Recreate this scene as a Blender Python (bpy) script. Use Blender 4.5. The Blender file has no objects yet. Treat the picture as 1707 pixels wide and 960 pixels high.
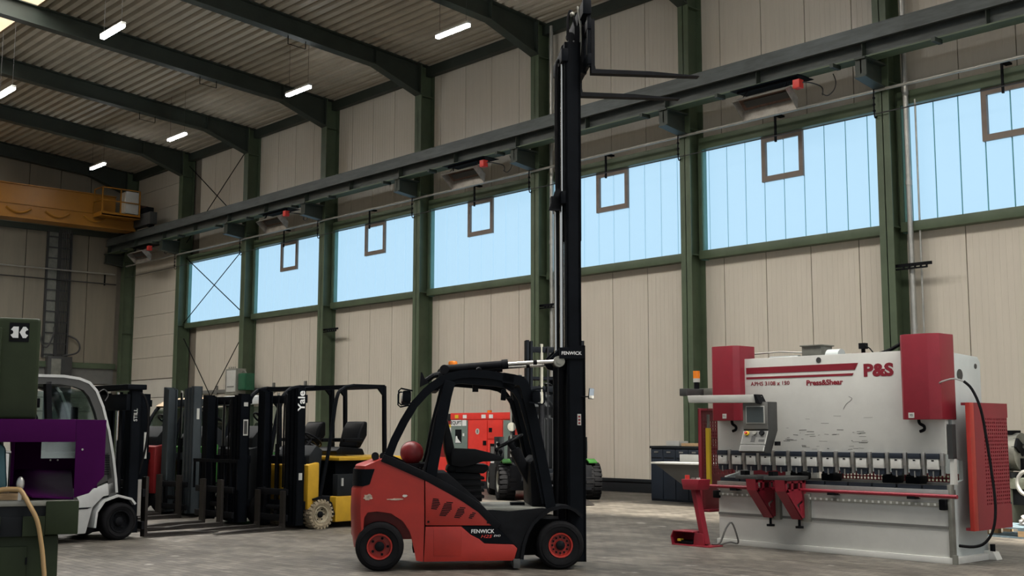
import bpy, bmesh, math, random
from mathutils import Vector, Matrix
from math import sin, cos, pi, radians, sqrt, atan2

random.seed(7)
SC = bpy.context.scene
COL = SC.collection

# ------------------------------------------------------------------ camera
CAM_H, F_PX, YAW, PITCH, ROLL = 1.44, 1969.4, 0.83571, 0.12018, 0.00194
fw = Vector((-sin(YAW)*cos(PITCH), cos(YAW)*cos(PITCH), sin(PITCH)))
rt = Vector((cos(YAW), sin(YAW), 0)); up = rt.cross(fw)
rt2 = rt*cos(ROLL) + up*sin(ROLL); up2 = up*cos(ROLL) - rt*sin(ROLL)
cd = bpy.data.cameras.new('camera'); cam = bpy.data.objects.new('camera', cd); COL.objects.link(cam)
cd.sensor_width = 36.0; cd.lens = F_PX/1707.0*36.0; cd.clip_end = 300
mw = Matrix((rt2, up2, -fw)).transposed().to_4x4(); mw.translation = (0, 0, CAM_H)
cam.matrix_world = mw
SC.camera = cam

# ------------------------------------------------------------------ light and exposure
SKY_STRENGTH = 0.30           # daylight entering the open side of the hall behind the photographer
WINDOW_GLOW = 0.50            # translucent channel glass with the sky behind it
SKYLIGHT_GLOW = 6.5
LAMP_GLOW = 26.0
w = bpy.data.worlds.new('world'); SC.world = w; w.use_nodes = True
bgn = w.node_tree.nodes['Background']
bgn.inputs[0].default_value = (0.86, 0.93, 1.0, 1); bgn.inputs[1].default_value = SKY_STRENGTH
sl = bpy.data.lights.new('sun', 'SUN'); sl.energy = 9.0; sl.angle = radians(2.5); sl.color = (1.0, 0.94, 0.82)
sun = bpy.data.objects.new('sun', sl); COL.objects.link(sun)          # enters through the added roof light near the wall, falls as a strip on the paving
sun.rotation_euler = Vector((0.64, 0.0, 0.77)).to_track_quat('Z', 'Y').to_euler()
SC.view_settings.view_transform = 'Standard'
SC.view_settings.look = 'None'
SC.view_settings.gamma = 1.0
SC.view_settings.use_curve_mapping = False
SC.view_settings.exposure = 0.85

# ------------------------------------------------------------------ materials
MATS = {}
def mat(name, col, rough=0.6, metal=0.0, var=0.10, scale=3.0, bump=0.0, bscale=40.0, spec=0.5, dirt=None, stretch=None):
    if name in MATS: return MATS[name]
    m = bpy.data.materials.new(name); m.use_nodes = True
    nt = m.node_tree; b = nt.nodes['Principled BSDF']; L = nt.links
    b.inputs['Roughness'].default_value = rough; b.inputs['Metallic'].default_value = metal
    b.inputs['Specular IOR Level'].default_value = spec
    tc = nt.nodes.new('ShaderNodeTexCoord')
    src = tc.outputs['Object']
    if stretch:
        mp = nt.nodes.new('ShaderNodeMapping'); mp.inputs['Scale'].default_value = stretch
        L.new(src, mp.inputs[0]); src = mp.outputs[0]
    n = nt.nodes.new('ShaderNodeTexNoise'); n.inputs['Scale'].default_value = scale; n.inputs['Detail'].default_value = 6
    n.inputs['Roughness'].default_value = 0.65
    L.new(src, n.inputs['Vector'])
    r = nt.nodes.new('ShaderNodeValToRGB')
    lo = [max(0, c*(1-var*2)) for c in col]; hi = [min(1, c*(1+var)) for c in col]
    if dirt: lo = dirt
    r.color_ramp.elements[0].position = 0.28; r.color_ramp.elements[0].color = (*lo, 1)
    r.color_ramp.elements[1].position = 0.62; r.color_ramp.elements[1].color = (*hi, 1)
    L.new(n.outputs['Fac'], r.inputs[0]); L.new(r.outputs[0], b.inputs['Base Color'])
    if bump:
        n2 = nt.nodes.new('ShaderNodeTexNoise'); n2.inputs['Scale'].default_value = bscale; n2.inputs['Detail'].default_value = 4
        L.new(src, n2.inputs['Vector'])
        bp = nt.nodes.new('ShaderNodeBump'); bp.inputs['Strength'].default_value = bump; bp.inputs['Distance'].default_value = 0.01
        L.new(n2.outputs['Fac'], bp.inputs['Height']); L.new(bp.outputs[0], b.inputs['Normal'])
    MATS[name] = m; return m

def emit(name, col, strength):
    if name in MATS: return MATS[name]
    m = bpy.data.materials.new(name); m.use_nodes = True
    b = m.node_tree.nodes['Principled BSDF']
    b.inputs['Base Color'].default_value = (*[c*0.12 for c in col], 1); b.inputs['Roughness'].default_value = 0.5
    b.inputs['Emission Color'].default_value = (*col, 1); b.inputs['Emission Strength'].default_value = strength
    MATS[name] = m; return m

def glass(name, tint, alpha_mix=0.35, rough=0.05):
    if name in MATS: return MATS[name]
    m = bpy.data.materials.new(name); m.use_nodes = True; nt = m.node_tree
    for x in list(nt.nodes): nt.nodes.remove(x)
    o = nt.nodes.new('ShaderNodeOutputMaterial'); mx = nt.nodes.new('ShaderNodeMixShader')
    t = nt.nodes.new('ShaderNodeBsdfTransparent'); g = nt.nodes.new('ShaderNodeBsdfGlossy')
    t.inputs[0].default_value = (*tint, 1); g.inputs['Roughness'].default_value = rough
    g.inputs[0].default_value = (0.8, 0.85, 0.85, 1)
    mx.inputs[0].default_value = alpha_mix
    nt.links.new(t.outputs[0], mx.inputs[1]); nt.links.new(g.outputs[0], mx.inputs[2]); nt.links.new(mx.outputs[0], o.inputs[0])
    MATS[name] = m; return m

def floor_mat():
    m = bpy.data.materials.new('paving'); m.use_nodes = True; nt = m.node_tree; L = nt.links
    b = nt.nodes['Principled BSDF']
    tc = nt.nodes.new('ShaderNodeTexCoord')
    br = nt.nodes.new('ShaderNodeTexBrick'); br.inputs['Scale'].default_value = 1.0
    br.inputs['Brick Width'].default_value = 0.21; br.inputs['Row Height'].default_value = 0.105
    br.inputs['Mortar Size'].default_value = 0.006; br.inputs['Bias'].default_value = 0.0
    br.inputs['Color1'].default_value = (0.150, 0.135, 0.113, 1); br.inputs['Color2'].default_value = (0.070, 0.062, 0.052, 1)
    br.inputs['Mortar'].default_value = (0.034, 0.029, 0.024, 1)
    L.new(tc.outputs['Object'], br.inputs['Vector'])
    n = nt.nodes.new('ShaderNodeTexNoise'); n.inputs['Scale'].default_value = 0.9; n.inputs['Detail'].default_value = 10; n.inputs['Roughness'].default_value = 0.72
    L.new(tc.outputs['Object'], n.inputs['Vector'])
    cr = nt.nodes.new('ShaderNodeValToRGB'); cr.color_ramp.elements[0].position = 0.3; cr.color_ramp.elements[1].position = 0.7
    cr.color_ramp.elements[0].color = (0.45, 0.43, 0.40, 1); cr.color_ramp.elements[1].color = (1.35, 1.35, 1.35, 1)
    L.new(n.outputs['Fac'], cr.inputs[0])
    mx = nt.nodes.new('ShaderNodeMix'); mx.data_type = 'RGBA'; mx.blend_type = 'MULTIPLY'; mx.inputs[0].default_value = 1
    L.new(br.outputs['Color'], mx.inputs[6]); L.new(cr.outputs[0], mx.inputs[7])
    # scattered pale scuffs
    n3 = nt.nodes.new('ShaderNodeTexNoise'); n3.inputs['Scale'].default_value = 3.2; n3.inputs['Detail'].default_value = 5
    L.new(tc.outputs['Object'], n3.inputs['Vector'])
    c3 = nt.nodes.new('ShaderNodeValToRGB'); c3.color_ramp.elements[0].position = 0.66; c3.color_ramp.elements[1].position = 0.74
    L.new(n3.outputs['Fac'], c3.inputs[0])
    m3 = nt.nodes.new('ShaderNodeMix'); m3.data_type = 'RGBA'; L.new(c3.outputs[0], m3.inputs[0])
    L.new(mx.outputs[2], m3.inputs[6]); m3.inputs[7].default_value = (0.27, 0.25, 0.22, 1)
    L.new(m3.outputs[2], b.inputs['Base Color'])
    n2 = nt.nodes.new('ShaderNodeTexNoise'); n2.inputs['Scale'].default_value = 1.4; n2.inputs['Detail'].default_value = 6
    L.new(tc.outputs['Object'], n2.inputs['Vector'])
    mr = nt.nodes.new('ShaderNodeMapRange'); mr.inputs[3].default_value = 0.34; mr.inputs[4].default_value = 0.72
    L.new(n2.outputs['Fac'], mr.inputs[0]); L.new(mr.outputs[0], b.inputs['Roughness'])
    bp = nt.nodes.new('ShaderNodeBump'); bp.inputs['Strength'].default_value = 0.9; bp.inputs['Distance'].default_value = 0.012; bp.invert = True
    L.new(br.outputs['Fac'], bp.inputs['Height']); L.new(bp.outputs[0], b.inputs['Normal'])
    return m

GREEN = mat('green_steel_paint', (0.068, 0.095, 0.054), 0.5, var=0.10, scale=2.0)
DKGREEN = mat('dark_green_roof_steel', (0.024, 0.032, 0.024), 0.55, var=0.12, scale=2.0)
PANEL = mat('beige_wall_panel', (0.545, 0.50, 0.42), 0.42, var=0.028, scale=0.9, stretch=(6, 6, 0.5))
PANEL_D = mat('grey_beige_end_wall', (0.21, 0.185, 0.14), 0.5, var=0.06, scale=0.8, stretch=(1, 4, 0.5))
PANEL_W = mat('pale_door_panel', (0.62, 0.59, 0.52), 0.5, var=0.04, scale=1.0)
JOINT = mat('panel_joint', (0.16, 0.14, 0.11), 0.8, var=0.05)
DECK = mat('roof_deck_metal', (0.40, 0.355, 0.28), 0.55, var=0.08, scale=1.0)
CHAR = mat('charcoal_plinth', (0.010, 0.012, 0.014), 0.7, var=0.15, spec=0.2)
PIPE = mat('galvanised_pipe', (0.42, 0.42, 0.39), 0.4, 0.6, var=0.1)
CABLE = mat('dark_cable', (0.03, 0.03, 0.03), 0.6)
BROWN = mat('brown_vent_frame', (0.165, 0.13, 0.105), 0.5, var=0.06)
MULL = mat('green_glass_joint', (0.12, 0.27, 0.25), 0.5, var=0.05)
PANE = emit('channel_glass', (0.50, 0.78, 1.0), WINDOW_GLOW)
RAILM = mat('worn_runway_steel', (0.062, 0.072, 0.070), 0.5, 0.2, var=0.2, scale=3, stretch=(0.6, 4, 4))
CREAM = mat('cream_skylight_kerb', (0.24, 0.165, 0.085), 0.7, var=0.05)
CRANE = mat('crane_yellow', (0.26, 0.105, 0.004), 0.45, var=0.08, scale=1.2)
BLACK = mat('black_paint', (0.0035, 0.0046, 0.0065), 0.5, var=0.15, scale=5, spec=0.06)
BLACKM = mat('black_matt_steel', (0.0055, 0.006, 0.0075), 0.6, var=0.2, scale=6, spec=0.09)
RUBBER = mat('tyre_rubber', (0.007, 0.007, 0.008), 0.8, var=0.15, scale=10, bump=0.2, spec=0.12)
VINYL = mat('black_vinyl', (0.0045, 0.005, 0.006), 0.42, var=0.1, spec=0.10)
RED = mat('forklift_red', (0.29, 0.016, 0.009), 0.40, var=0.07, scale=4.0, bump=0.04, bscale=14)
REDD = mat('forklift_red_dark', (0.19, 0.011, 0.012), 0.45, var=0.1)
SCRAPE = mat('scraped_metal', (0.45, 0.36, 0.28), 0.6, 0.2, var=0.3, scale=18)
CHROME = mat('polished_rod', (0.72, 0.71, 0.67), 0.22, 1.0, var=0.04)
STEEL = mat('machined_steel', (0.42, 0.41, 0.385), 0.4, 0.8, var=0.1)
GREYM = mat('grey_cast_metal', (0.22, 0.22, 0.19), 0.5, 0.4, var=0.15)
WHITE = mat('white_lettering', (0.72, 0.73, 0.72), 0.6, var=0.02)
ORANGE = mat('orange_lens', (0.80, 0.22, 0.015), 0.25, var=0.05)
MIRROR = mat('mirror_glass', (0.75, 0.78, 0.78), 0.08, 1.0, var=0.01)
PWHITE = mat('press_white_enamel', (0.56, 0.56, 0.525), 0.42, var=0.035, scale=2.5)
PGREY = mat('press_pale_grey', (0.50, 0.54, 0.53), 0.45, var=0.04, scale=2.5)
MAROON = mat('press_maroon', (0.22, 0.012, 0.024), 0.42, var=0.06, scale=3)
NAVY = mat('navy_cabinet', (0.010, 0.016, 0.027), 0.5, var=0.1)
DGREY = mat('dark_grey_sheet', (0.040, 0.041, 0.040), 0.5, var=0.1)
MGREY = mat('mid_grey_plastic', (0.14, 0.14, 0.13), 0.5, var=0.06)
LGREY = mat('light_grey_plastic', (0.45, 0.45, 0.42), 0.5, var=0.05)
SCREEN = mat('dark_screen', (0.06, 0.075, 0.08), 0.15, var=0.04)
YELLOW = mat('forklift_yellow', (0.50, 0.29, 0.018), 0.4, var=0.07, scale=4)
YELL2 = mat('warning_yellow', (0.68, 0.47, 0.03), 0.4, var=0.04)
TYREC = mat('pale_dusty_tyre', (0.30, 0.25, 0.17), 0.85, var=0.25, scale=9, bump=0.4)
RIMC = mat('dusty_cream_rim', (0.42, 0.37, 0.27), 0.6, 0.2, var=0.2, scale=12)
SILVER = mat('silver_truck_paint', (0.46, 0.47, 0.46), 0.4, 0.2, var=0.06)
GREYMAST = mat('blue_grey_mast', (0.040, 0.050, 0.057), 0.45, 0.2, var=0.1)
FORKST = mat('worn_fork_steel', (0.016, 0.013, 0.011), 0.55, 0.3, var=0.3, scale=5)
LIME = mat('bright_green_paint', (0.022, 0.125, 0.016), 0.4, var=0.06)
MGREEN = mat('machine_green', (0.021, 0.031, 0.013), 0.5, var=0.08, scale=5, spec=0.2)
PURPLE = mat('purple_enamel', (0.050, 0.0055, 0.056), 0.6, var=0.06, scale=5, spec=0.02)
TEAL = mat('teal_cover', (0.018, 0.07, 0.085), 0.5, var=0.1)
HOSE = mat('amber_hose', (0.42, 0.27, 0.12), 0.35, var=0.06)
GENRED = mat('generator_red', (0.70, 0.04, 0.03), 0.4, var=0.05)
GENGREY = mat('generator_grey_green', (0.15, 0.20, 0.18), 0.5, var=0.06)
WOOD = mat('pale_wood', (0.45, 0.30, 0.16), 0.7, var=0.15, scale=8, stretch=(1, 8, 8))
PALLET = mat('blue_grey_pallet', (0.17, 0.24, 0.28), 0.8, var=0.2, scale=9)
LATHE = mat('lathe_grey_green', (0.24, 0.26, 0.20), 0.5, var=0.1, scale=4)
GLASS = glass('cab_glass', (0.62, 0.68, 0.66), 0.14, 0.04)
DOORG = mat('dark_green_box', (0.01, 0.085, 0.04), 0.45)
HEATER = mat('heater_galvanised', (0.30, 0.28, 0.25), 0.45, 0.5, var=0.15, scale=6)
RUST = mat('heater_browned', (0.13, 0.075, 0.055), 0.6, 0.2, var=0.25, scale=8)
REDBOX = mat('red_plastic', (0.55, 0.04, 0.03), 0.45)
RAG = mat('pale_rags', (0.55, 0.50, 0.46), 0.9, var=0.3, scale=14)
DENIM = mat('grey_blue_cloth', (0.16, 0.20, 0.24), 0.9, var=0.2, scale=14)

# ------------------------------------------------------------------ mesh builder
class B:
    def __init__(s): s.v = []; s.f = []
    def add(s, vs, fs):
        o = len(s.v); s.v += [tuple(p) for p in vs]; s.f += [tuple(i+o for i in f) for f in fs]; return s
    def box(s, x0, x1, y0, y1, z0, z1):
        return s.add([(x0,y0,z0),(x1,y0,z0),(x1,y1,z0),(x0,y1,z0),(x0,y0,z1),(x1,y0,z1),(x1,y1,z1),(x0,y1,z1)],
                     [(0,3,2,1),(4,5,6,7),(0,1,5,4),(1,2,6,5),(2,3,7,6),(3,0,4,7)])
    def bar(s, p0, p1, wd, ht, upv=(0,0,1)):
        p0 = Vector(p0); p1 = Vector(p1); d = (p1-p0).normalized(); u = Vector(upv)
        sd = d.cross(u)
        if sd.length < 1e-4: sd = d.cross(Vector((1,0,0)))
        sd.normalize(); u = sd.cross(d); a = sd*wd/2; b = u*ht/2
        vs = [p0-a-b,p0+a-b,p0+a+b,p0-a+b,p1-a-b,p1+a-b,p1+a+b,p1-a+b]
        return s.add(vs, [(0,1,2,3),(4,7,6,5),(0,4,5,1),(1,5,6,2),(2,6,7,3),(3,7,4,0)])
    def prism(s, pts, axis, a0, a1):
        n = len(pts)
        def mk(u, v, a): return {'x': (a,u,v), 'y': (u,a,v), 'z': (u,v,a)}[axis]
        vs = [mk(u,v,a0) for u,v in pts] + [mk(u,v,a1) for u,v in pts]
        fs = [tuple(range(n)), tuple(range(2*n-1, n-1, -1))] + [(i,(i+1)%n,n+(i+1)%n,n+i) for i in range(n)]
        return s.add(vs, fs)
    def strip(s, pts, wd, axis, a0, a1, shift=0.0):
        # flat bar of width wd following a polyline, extruded along an axis; shift moves it to the right-hand side of travel
        n = len(pts); L = []; R = []
        for i in range(n):
            a = Vector(pts[max(0,i-1)]); b = Vector(pts[min(n-1,i+1)]); d = (b-a).normalized(); nn = Vector((d.y,-d.x))
            p = Vector(pts[i]) + nn*shift
            L.append(p - nn*wd/2); R.append(p + nn*wd/2)
        def mk(p, a): return {'x': (a,p.x,p.y), 'y': (p.x,a,p.y), 'z': (p.x,p.y,a)}[axis]
        vs = []; fs = []
        for i in range(n): vs += [mk(L[i],a0), mk(R[i],a0), mk(R[i],a1), mk(L[i],a1)]
        for i in range(n-1):
            k = 4*i
            for j in range(4): fs.append((k+j, k+(j+1)%4, k+4+(j+1)%4, k+4+j))
        fs += [(0,3,2,1), (4*n-4,4*n-3,4*n-2,4*n-1)]
        return s.add(vs, fs)
    def cyl(s, p0, p1, r0, r1=None, n=14):
        if r1 is None: r1 = r0
        p0 = Vector(p0); p1 = Vector(p1); d = (p1-p0).normalized()
        a = d.orthogonal().normalized(); b = d.cross(a)
        vs = [p0+(a*cos(2*pi*i/n)+b*sin(2*pi*i/n))*r0 for i in range(n)] + [p1+(a*cos(2*pi*i/n)+b*sin(2*pi*i/n))*r1 for i in range(n)]
        fs = [tuple(range(n-1,-1,-1)), tuple(range(n,2*n))] + [(i,(i+1)%n,n+(i+1)%n,n+i) for i in range(n)]
        return s.add(vs, fs)
    def tube(s, pts, r, n=8, closed=False):
        P = [Vector(p) for p in pts]
        if len(P) >= 4 and not closed:          # round the bends
            Q = []
            for i in range(len(P)-1):
                a, b, c, d = P[max(0,i-1)], P[i], P[i+1], P[min(len(P)-1,i+2)]
                for k in range(4):
                    t = k/4.0
                    Q.append(((b*2) + (c-a)*t + (a*2-b*5+c*4-d)*t*t + (b*3-a-c*3+d)*t**3)*0.5)
            P = Q + [P[-1]]
        m = len(P); prev = None; vs = []; fs = []
        for i in range(m):
            if closed: d = P[(i+1)%m]-P[i-1]
            else: d = P[min(m-1,i+1)]-P[max(0,i-1)]
            d.normalize()
            if prev is None: a = d.orthogonal().normalized()
            else:
                a = prev - d*prev.dot(d); a.normalize()
            prev = a; b = d.cross(a)
            vs += [P[i]+(a*cos(2*pi*k/n)+b*sin(2*pi*k/n))*r for k in range(n)]
        for i in range(m if closed else m-1):
            j = (i+1) % m
            for k in range(n): fs.append((i*n+k, i*n+(k+1)%n, j*n+(k+1)%n, j*n+k))
        if not closed: fs += [tuple(range(n-1,-1,-1)), tuple(range((m-1)*n, m*n))]
        return s.add(vs, fs)
    def lathe(s, prof, o, ax, n=28):
        o = Vector(o); d = Vector(ax).normalized(); a = d.orthogonal().normalized(); b = d.cross(a); m = len(prof); vs = []; fs = []
        for k in range(n):
            e = a*cos(2*pi*k/n)+b*sin(2*pi*k/n)
            vs += [o + d*t + e*r for r,t in prof]
        for k in range(n):
            k2 = (k+1) % n
            for i in range(m-1): fs.append((k*m+i, k2*m+i, k2*m+i+1, k*m+i+1))
        return s.add(vs, fs)
    def ball(s, c, rx, ry, rz, n=14, m=8):
        vs = []; fs = []
        for j in range(m+1):
            t = pi*j/m
            for i in range(n): vs.append((c[0]+rx*sin(t)*cos(2*pi*i/n), c[1]+ry*sin(t)*sin(2*pi*i/n), c[2]+rz*cos(t)))
        for j in range(m):
            for i in range(n): fs.append((j*n+i, j*n+(i+1)%n, (j+1)*n+(i+1)%n, (j+1)*n+i))
        return s.add(vs, fs)
    def mesh(s, name, m, smooth=False, bevel=0.0, seg=2):
        bm = bmesh.new(); vv = [bm.verts.new(p) for p in s.v]
        for f in s.f:
            try: bm.faces.new([vv[i] for i in f])
            except ValueError: pass
        bmesh.ops.remove_doubles(bm, verts=bm.verts, dist=1e-5)
        bmesh.ops.recalc_face_normals(bm, faces=bm.faces)
        if bevel:
            es = [e for e in bm.edges if len(e.link_faces) == 2 and e.calc_face_angle(0) > 0.5]
            bmesh.ops.bevel(bm, geom=es, offset=bevel, segments=seg, affect='EDGES', profile=0.6, clamp_overlap=True)
        me = bpy.data.meshes.new(name); bm.to_mesh(me); bm.free(); me.materials.append(m)
        if smooth or bevel:
            me.polygons.foreach_set('use_smooth', [True]*len(me.polygons))
            try: me.set_sharp_from_angle(angle=radians(38))
            except Exception: pass
        return me
    def build(s, name, m, parent=None, smooth=False, bevel=0.0, seg=2, label=None):
        o = bpy.data.objects.new(name, s.mesh(name, m, smooth, bevel, seg)); COL.objects.link(o)
        if parent: o.parent = parent
        if label: o['label'] = label
        return o

def inst(name, me, parent=None, loc=(0,0,0), rz=0.0):
    o = bpy.data.objects.new(name, me); COL.objects.link(o); o.location = loc; o.rotation_euler = (0,0,rz)
    if parent: o.parent = parent
    return o
def tag(o, label, cat, group=None):
    o['label'] = label; o['category'] = cat
    if group: o['group'] = group
    return o
def struct(o, label=None):
    o['kind'] = 'structure'
    if label: o['label'] = label
    return o
def thing(name, label, cat, loc=(0,0,0), rz=0.0, group=None):
    o = bpy.data.objects.new(name, None); COL.objects.link(o); o.location = loc; o.rotation_euler = (0,0,rz)
    o.empty_display_size = 0.2
    return tag(o, label, cat, group)
def text(name, s, m, parent, org, xd, yd, size, bold=0.0, ext=0.0008, align='CENTER', sx=1.0, shear=0.0, label=None):
    cu = bpy.data.curves.new(name, 'FONT'); cu.body = s; cu.size = size; cu.extrude = ext; cu.offset = bold*size; cu.align_x = align; cu.align_y = 'CENTER'
    cu.shear = shear; cu.resolution_u = 3
    t = bpy.data.objects.new(name, cu); COL.objects.link(t)
    bpy.context.view_layer.update()
    me = bpy.data.meshes.new_from_object(t.evaluated_get(bpy.context.evaluated_depsgraph_get()))
    COL.objects.unlink(t); bpy.data.objects.remove(t); bpy.data.curves.remove(cu)
    me.materials.clear(); me.materials.append(m)
    xd = Vector(xd).normalized(); yd = Vector(yd).normalized(); zd = xd.cross(yd)
    M = Matrix((xd*sx, yd, zd)).transposed().to_4x4(); M.translation = org
    me.transform(M)
    o = bpy.data.objects.new(name, me); COL.objects.link(o)
    if parent: o.parent = parent
    if label: o['label'] = label
    return o
ORD = ['first','second','third','fourth','fifth','sixth','seventh','eighth','ninth','tenth']

# ================================================================== the hall
XC = [-47.1 + 5*i for i in range(10)]          # left edge of each column, far corner first
YF, YW, XE = 20.63, 21.13, -47.3               # column faces, long wall, end wall
def deck_z(y): return 12.16 + 0.085*(20.7-y)
X1 = 9.0

fl = B().add([(-60,-16,0),(14,-16,0),(14,24,0),(-60,24,0)], [(0,1,2,3)]).build('floor', floor_mat())
struct(fl, 'worn brown-grey block paving of the hall')

# long wall on the right: a joint-coloured core carrying sandwich panels
wr = B().box(XE-0.1, X1, YW+0.06, YW+0.2, 0, 5.4).box(XE-0.1, X1, YW+0.06, YW+0.2, 7.9, 12.4).box(XE-0.1, -42.0, YW+0.06, YW+0.2, 5.4, 7.9).build('wall_right', JOINT)
struct(wr, 'long wall of tall beige sandwich panels')
PW = 1.136
def panel_mesh(z0, z1):
    b = B().box(0.010, PW-0.010, -0.0, 0.075, z0, z1)
    for k in range(1, 9):                       # shallow ribs rolled into the sheet
        x = PW*k/9.0
        b.box(x-0.006, x+0.006, -0.003, 0.0, z0+0.004, z1-0.004)
    return b.mesh('panel', PANEL)
pm_lo, pm_hi = panel_mesh(0.315, 5.36), panel_mesh(7.98, 12.2)
k0 = int((-42.0+26.5)/PW)-1
x = -26.5 + k0*PW
while x < X1-0.2:
    if x > -42.05-0.3:
        inst('panel', pm_lo, wr, (x, YW, 0)); inst('panel', pm_hi, wr, (x, YW, 0))
    x += PW
# the bay in the far corner is closed with lying panels
zs = [0.315, 1.12, 1.92, 2.72, 3.45]
for i in range(4): B().box(-46.85, -42.05, YW, YW+0.06, zs[i]+0.012, zs[i+1]-0.012).build('panel', PANEL_W, wr)
zz = 3.47
while zz < 12.0:
    if not (4.2 < zz < 4.3): B().box(-46.85, -42.05, YW, YW+0.06, zz+0.006, min(zz+0.852, 12.1)).build('panel', PANEL, wr)
    zz += 0.86
bb = B().box(-46.9, X1, YW-0.05, YW+0.06, 0, 0.24).box(-46.9, X1, YW-0.075, YW+0.06, 0.24, 0.315).build('baseboard_right', CHAR, bevel=0.01)
struct(bb, 'charcoal plinth strip along the foot of the long wall')

# end wall
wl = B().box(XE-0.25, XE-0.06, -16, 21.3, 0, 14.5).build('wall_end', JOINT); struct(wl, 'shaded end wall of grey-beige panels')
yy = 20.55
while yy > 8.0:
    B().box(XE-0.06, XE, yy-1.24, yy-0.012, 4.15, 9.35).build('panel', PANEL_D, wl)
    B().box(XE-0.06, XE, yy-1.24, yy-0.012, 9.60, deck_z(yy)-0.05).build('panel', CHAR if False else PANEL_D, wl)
    yy -= 1.26
B().box(XE-0.02, XE+0.10, 6, 20.6, 3.92, 4.14).build('cross_beam', GREEN, wl)
B().box(XE-0.02, XE+0.10, 6, 20.6, 9.35, 9.58).build('cross_beam', DKGREEN, wl)
B().box(XE-0.06, XE, 6, 20.55, 3.30, 3.92).build('fascia', MGREY, wl)
zz = 0.0
while zz < 3.2:
    B().box(XE-0.05, XE-0.01, 6, 20.5, zz+0.01, zz+0.53).build('door_section', PANEL_W, wl); zz += 0.545
# conduits and cable riser on the end wall
cr = thing('wall_conduit', 'pale conduit run across the end wall with a darker one below', 'conduit', (XE, 0, 0))
B().cyl((0.16, 8, 7.83), (0.16, 20.4, 7.83), 0.03, n=8).build('conduit', PIPE, cr)
B().cyl((0.16, 8, 7.44), (0.16, 20.45, 7.42), 0.025, n=8).build('conduit', CABLE, cr)
B().bar((0.12, 19.98, 7.85), (0.12, 19.98, 7.36), 0.05, 0.05).build('hanger', BLACKM, cr)
ri = thing('cable_riser', 'tall cable ladder with bundled cables on the end wall', 'cable riser', (XE, 18.1, 3.3))
for yo in (-0.5, -0.04, 0.02, 0.45):
    B().box(0.0, 0.12, yo-0.035, yo+0.035, 1.0, 6.2).build('side_rail', CABLE, ri)
for k in range(12):
    B().box(0.0, 0.10, -0.5, 0.45, 1.1+k*0.43, 1.15+k*0.43).build('rung', DGREY, ri)
for k in range(5):
    B().tube([(0.12, 0.09+0.07*k, 6.2), (0.13, 0.09+0.07*k, 3), (0.12, 0.10+0.06*k, 1.0)], 0.022, 6).build('cable', CABLE, ri)
B().box(-0.02, 0.04, -0.46, -0.06, 1.0, 6.2).build('back_plate', GREYM, ri)
B().box(0.0, 0.30, -0.36, 0.62, -3.3, 1.05).build('lower_duct', DGREY, ri, bevel=0.02)
B().box(0.30, 0.32, -0.22, 0.16, -3.2, 0.95).build('duct_cover', GREYM, ri)
B().tube([(0.14, 0.45, 1.9), (0.35, 0.72, 1.75), (0.4, 0.86, 1.45), (0.36, 0.74, 1.2), (0.2, 0.3, 1.08)], 0.035, 8).build('loop_cable', CABLE, ri)
B().tube([(0.14, -0.1, 2.2), (0.35, -0.2, 1.9), (0.4, -0.45, 1.4), (0.3, -0.6, 1.5), (0.15, -0.7, 2.0)], 0.035, 8).build('loop_cable', CABLE, ri)

# windows: channel glass in a green frame with a brown tilting vent
pane_cache = {}
def pane(x0, x1, z0, z1, parent, name='pane'):
    k = (round(x1-x0,3), round(z0,3), round(z1,3))
    if k not in pane_cache:
        pane_cache[k] = B().box(0.022, k[0]-0.022, 0.0, 0.04, z0, z1).mesh('pane', PANE)
    return inst(name, pane_cache[k], parent, (x0, 0, 0))
ZS, ZT = 5.49, 7.83
for i in range(1, 10):
    xc = XC[i]
    wn = B().box(0.30, 0.40, -0.12, 0.10, ZS-0.2, ZT+0.28).box(0.24, 5.06, 0.05, 0.09, ZS, ZT).build('window_%d' % i, MULL)
    wn.data.materials[0] = MULL
    wn.location = (xc, YW-0.03, 0); struct(wn, 'strip of pale blue channel glass in the %s bay from the far corner' % ORD[i])
    B().box(0.30, 5.0, -0.20, 0.08, ZS-0.19, ZS).build('sill_rail', GREEN, wn, bevel=0.008)
    B().box(0.30, 5.0, -0.16, 0.08, ZT, ZT+0.27).build('head_rail', GREEN, wn, bevel=0.008)
    B().box(0.28, 0.36, -0.16, 0.06, ZS, ZT).build('jamb', GREEN, wn)
    js = [0.30, 0.455] + [0.455+0.508*k for k in range(1, 9)] + [5.05]
    for a, c in zip(js[:-1], js[1:]):
        mid = (a+c)/2
        zt = 6.86 if (1.95 < mid < 3.0 and i != 1) else ZT
        pane(a, c, ZS+0.005, zt-0.005, wn)
    if i != 1:
        v0, v1 = js[4], js[6]
        vf = B().box(v0-0.02, v0+0.08, -0.06, 0.05, 6.83, ZT).box(v1-0.08, v1+0.02, -0.06, 0.05, 6.83, ZT)
        vf.box(v0+0.08, v1-0.08, -0.06, 0.05, 6.83, 6.95).box(v0+0.08, v1-0.08, -0.06, 0.05, ZT-0.12, ZT)
        vo = vf.build('vent_frame', BROWN, wn)
        pane(v0+0.07, (v0+v1)/2, 6.95, ZT-0.12, vo); pane((v0+v1)/2, v1-0.07, 6.95, ZT-0.12, vo)
        B().box((v0+v1)/2-0.02, (v0+v1)/2+0.02, -0.28, -0.24, ZT-0.22, ZT+0.36).box((v0+v1)/2-0.02, (v0+v1)/2+0.10, -0.28, -0.05, ZT+0.34, ZT+0.38).build('opener_arm', BLACKM, vo)

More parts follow.
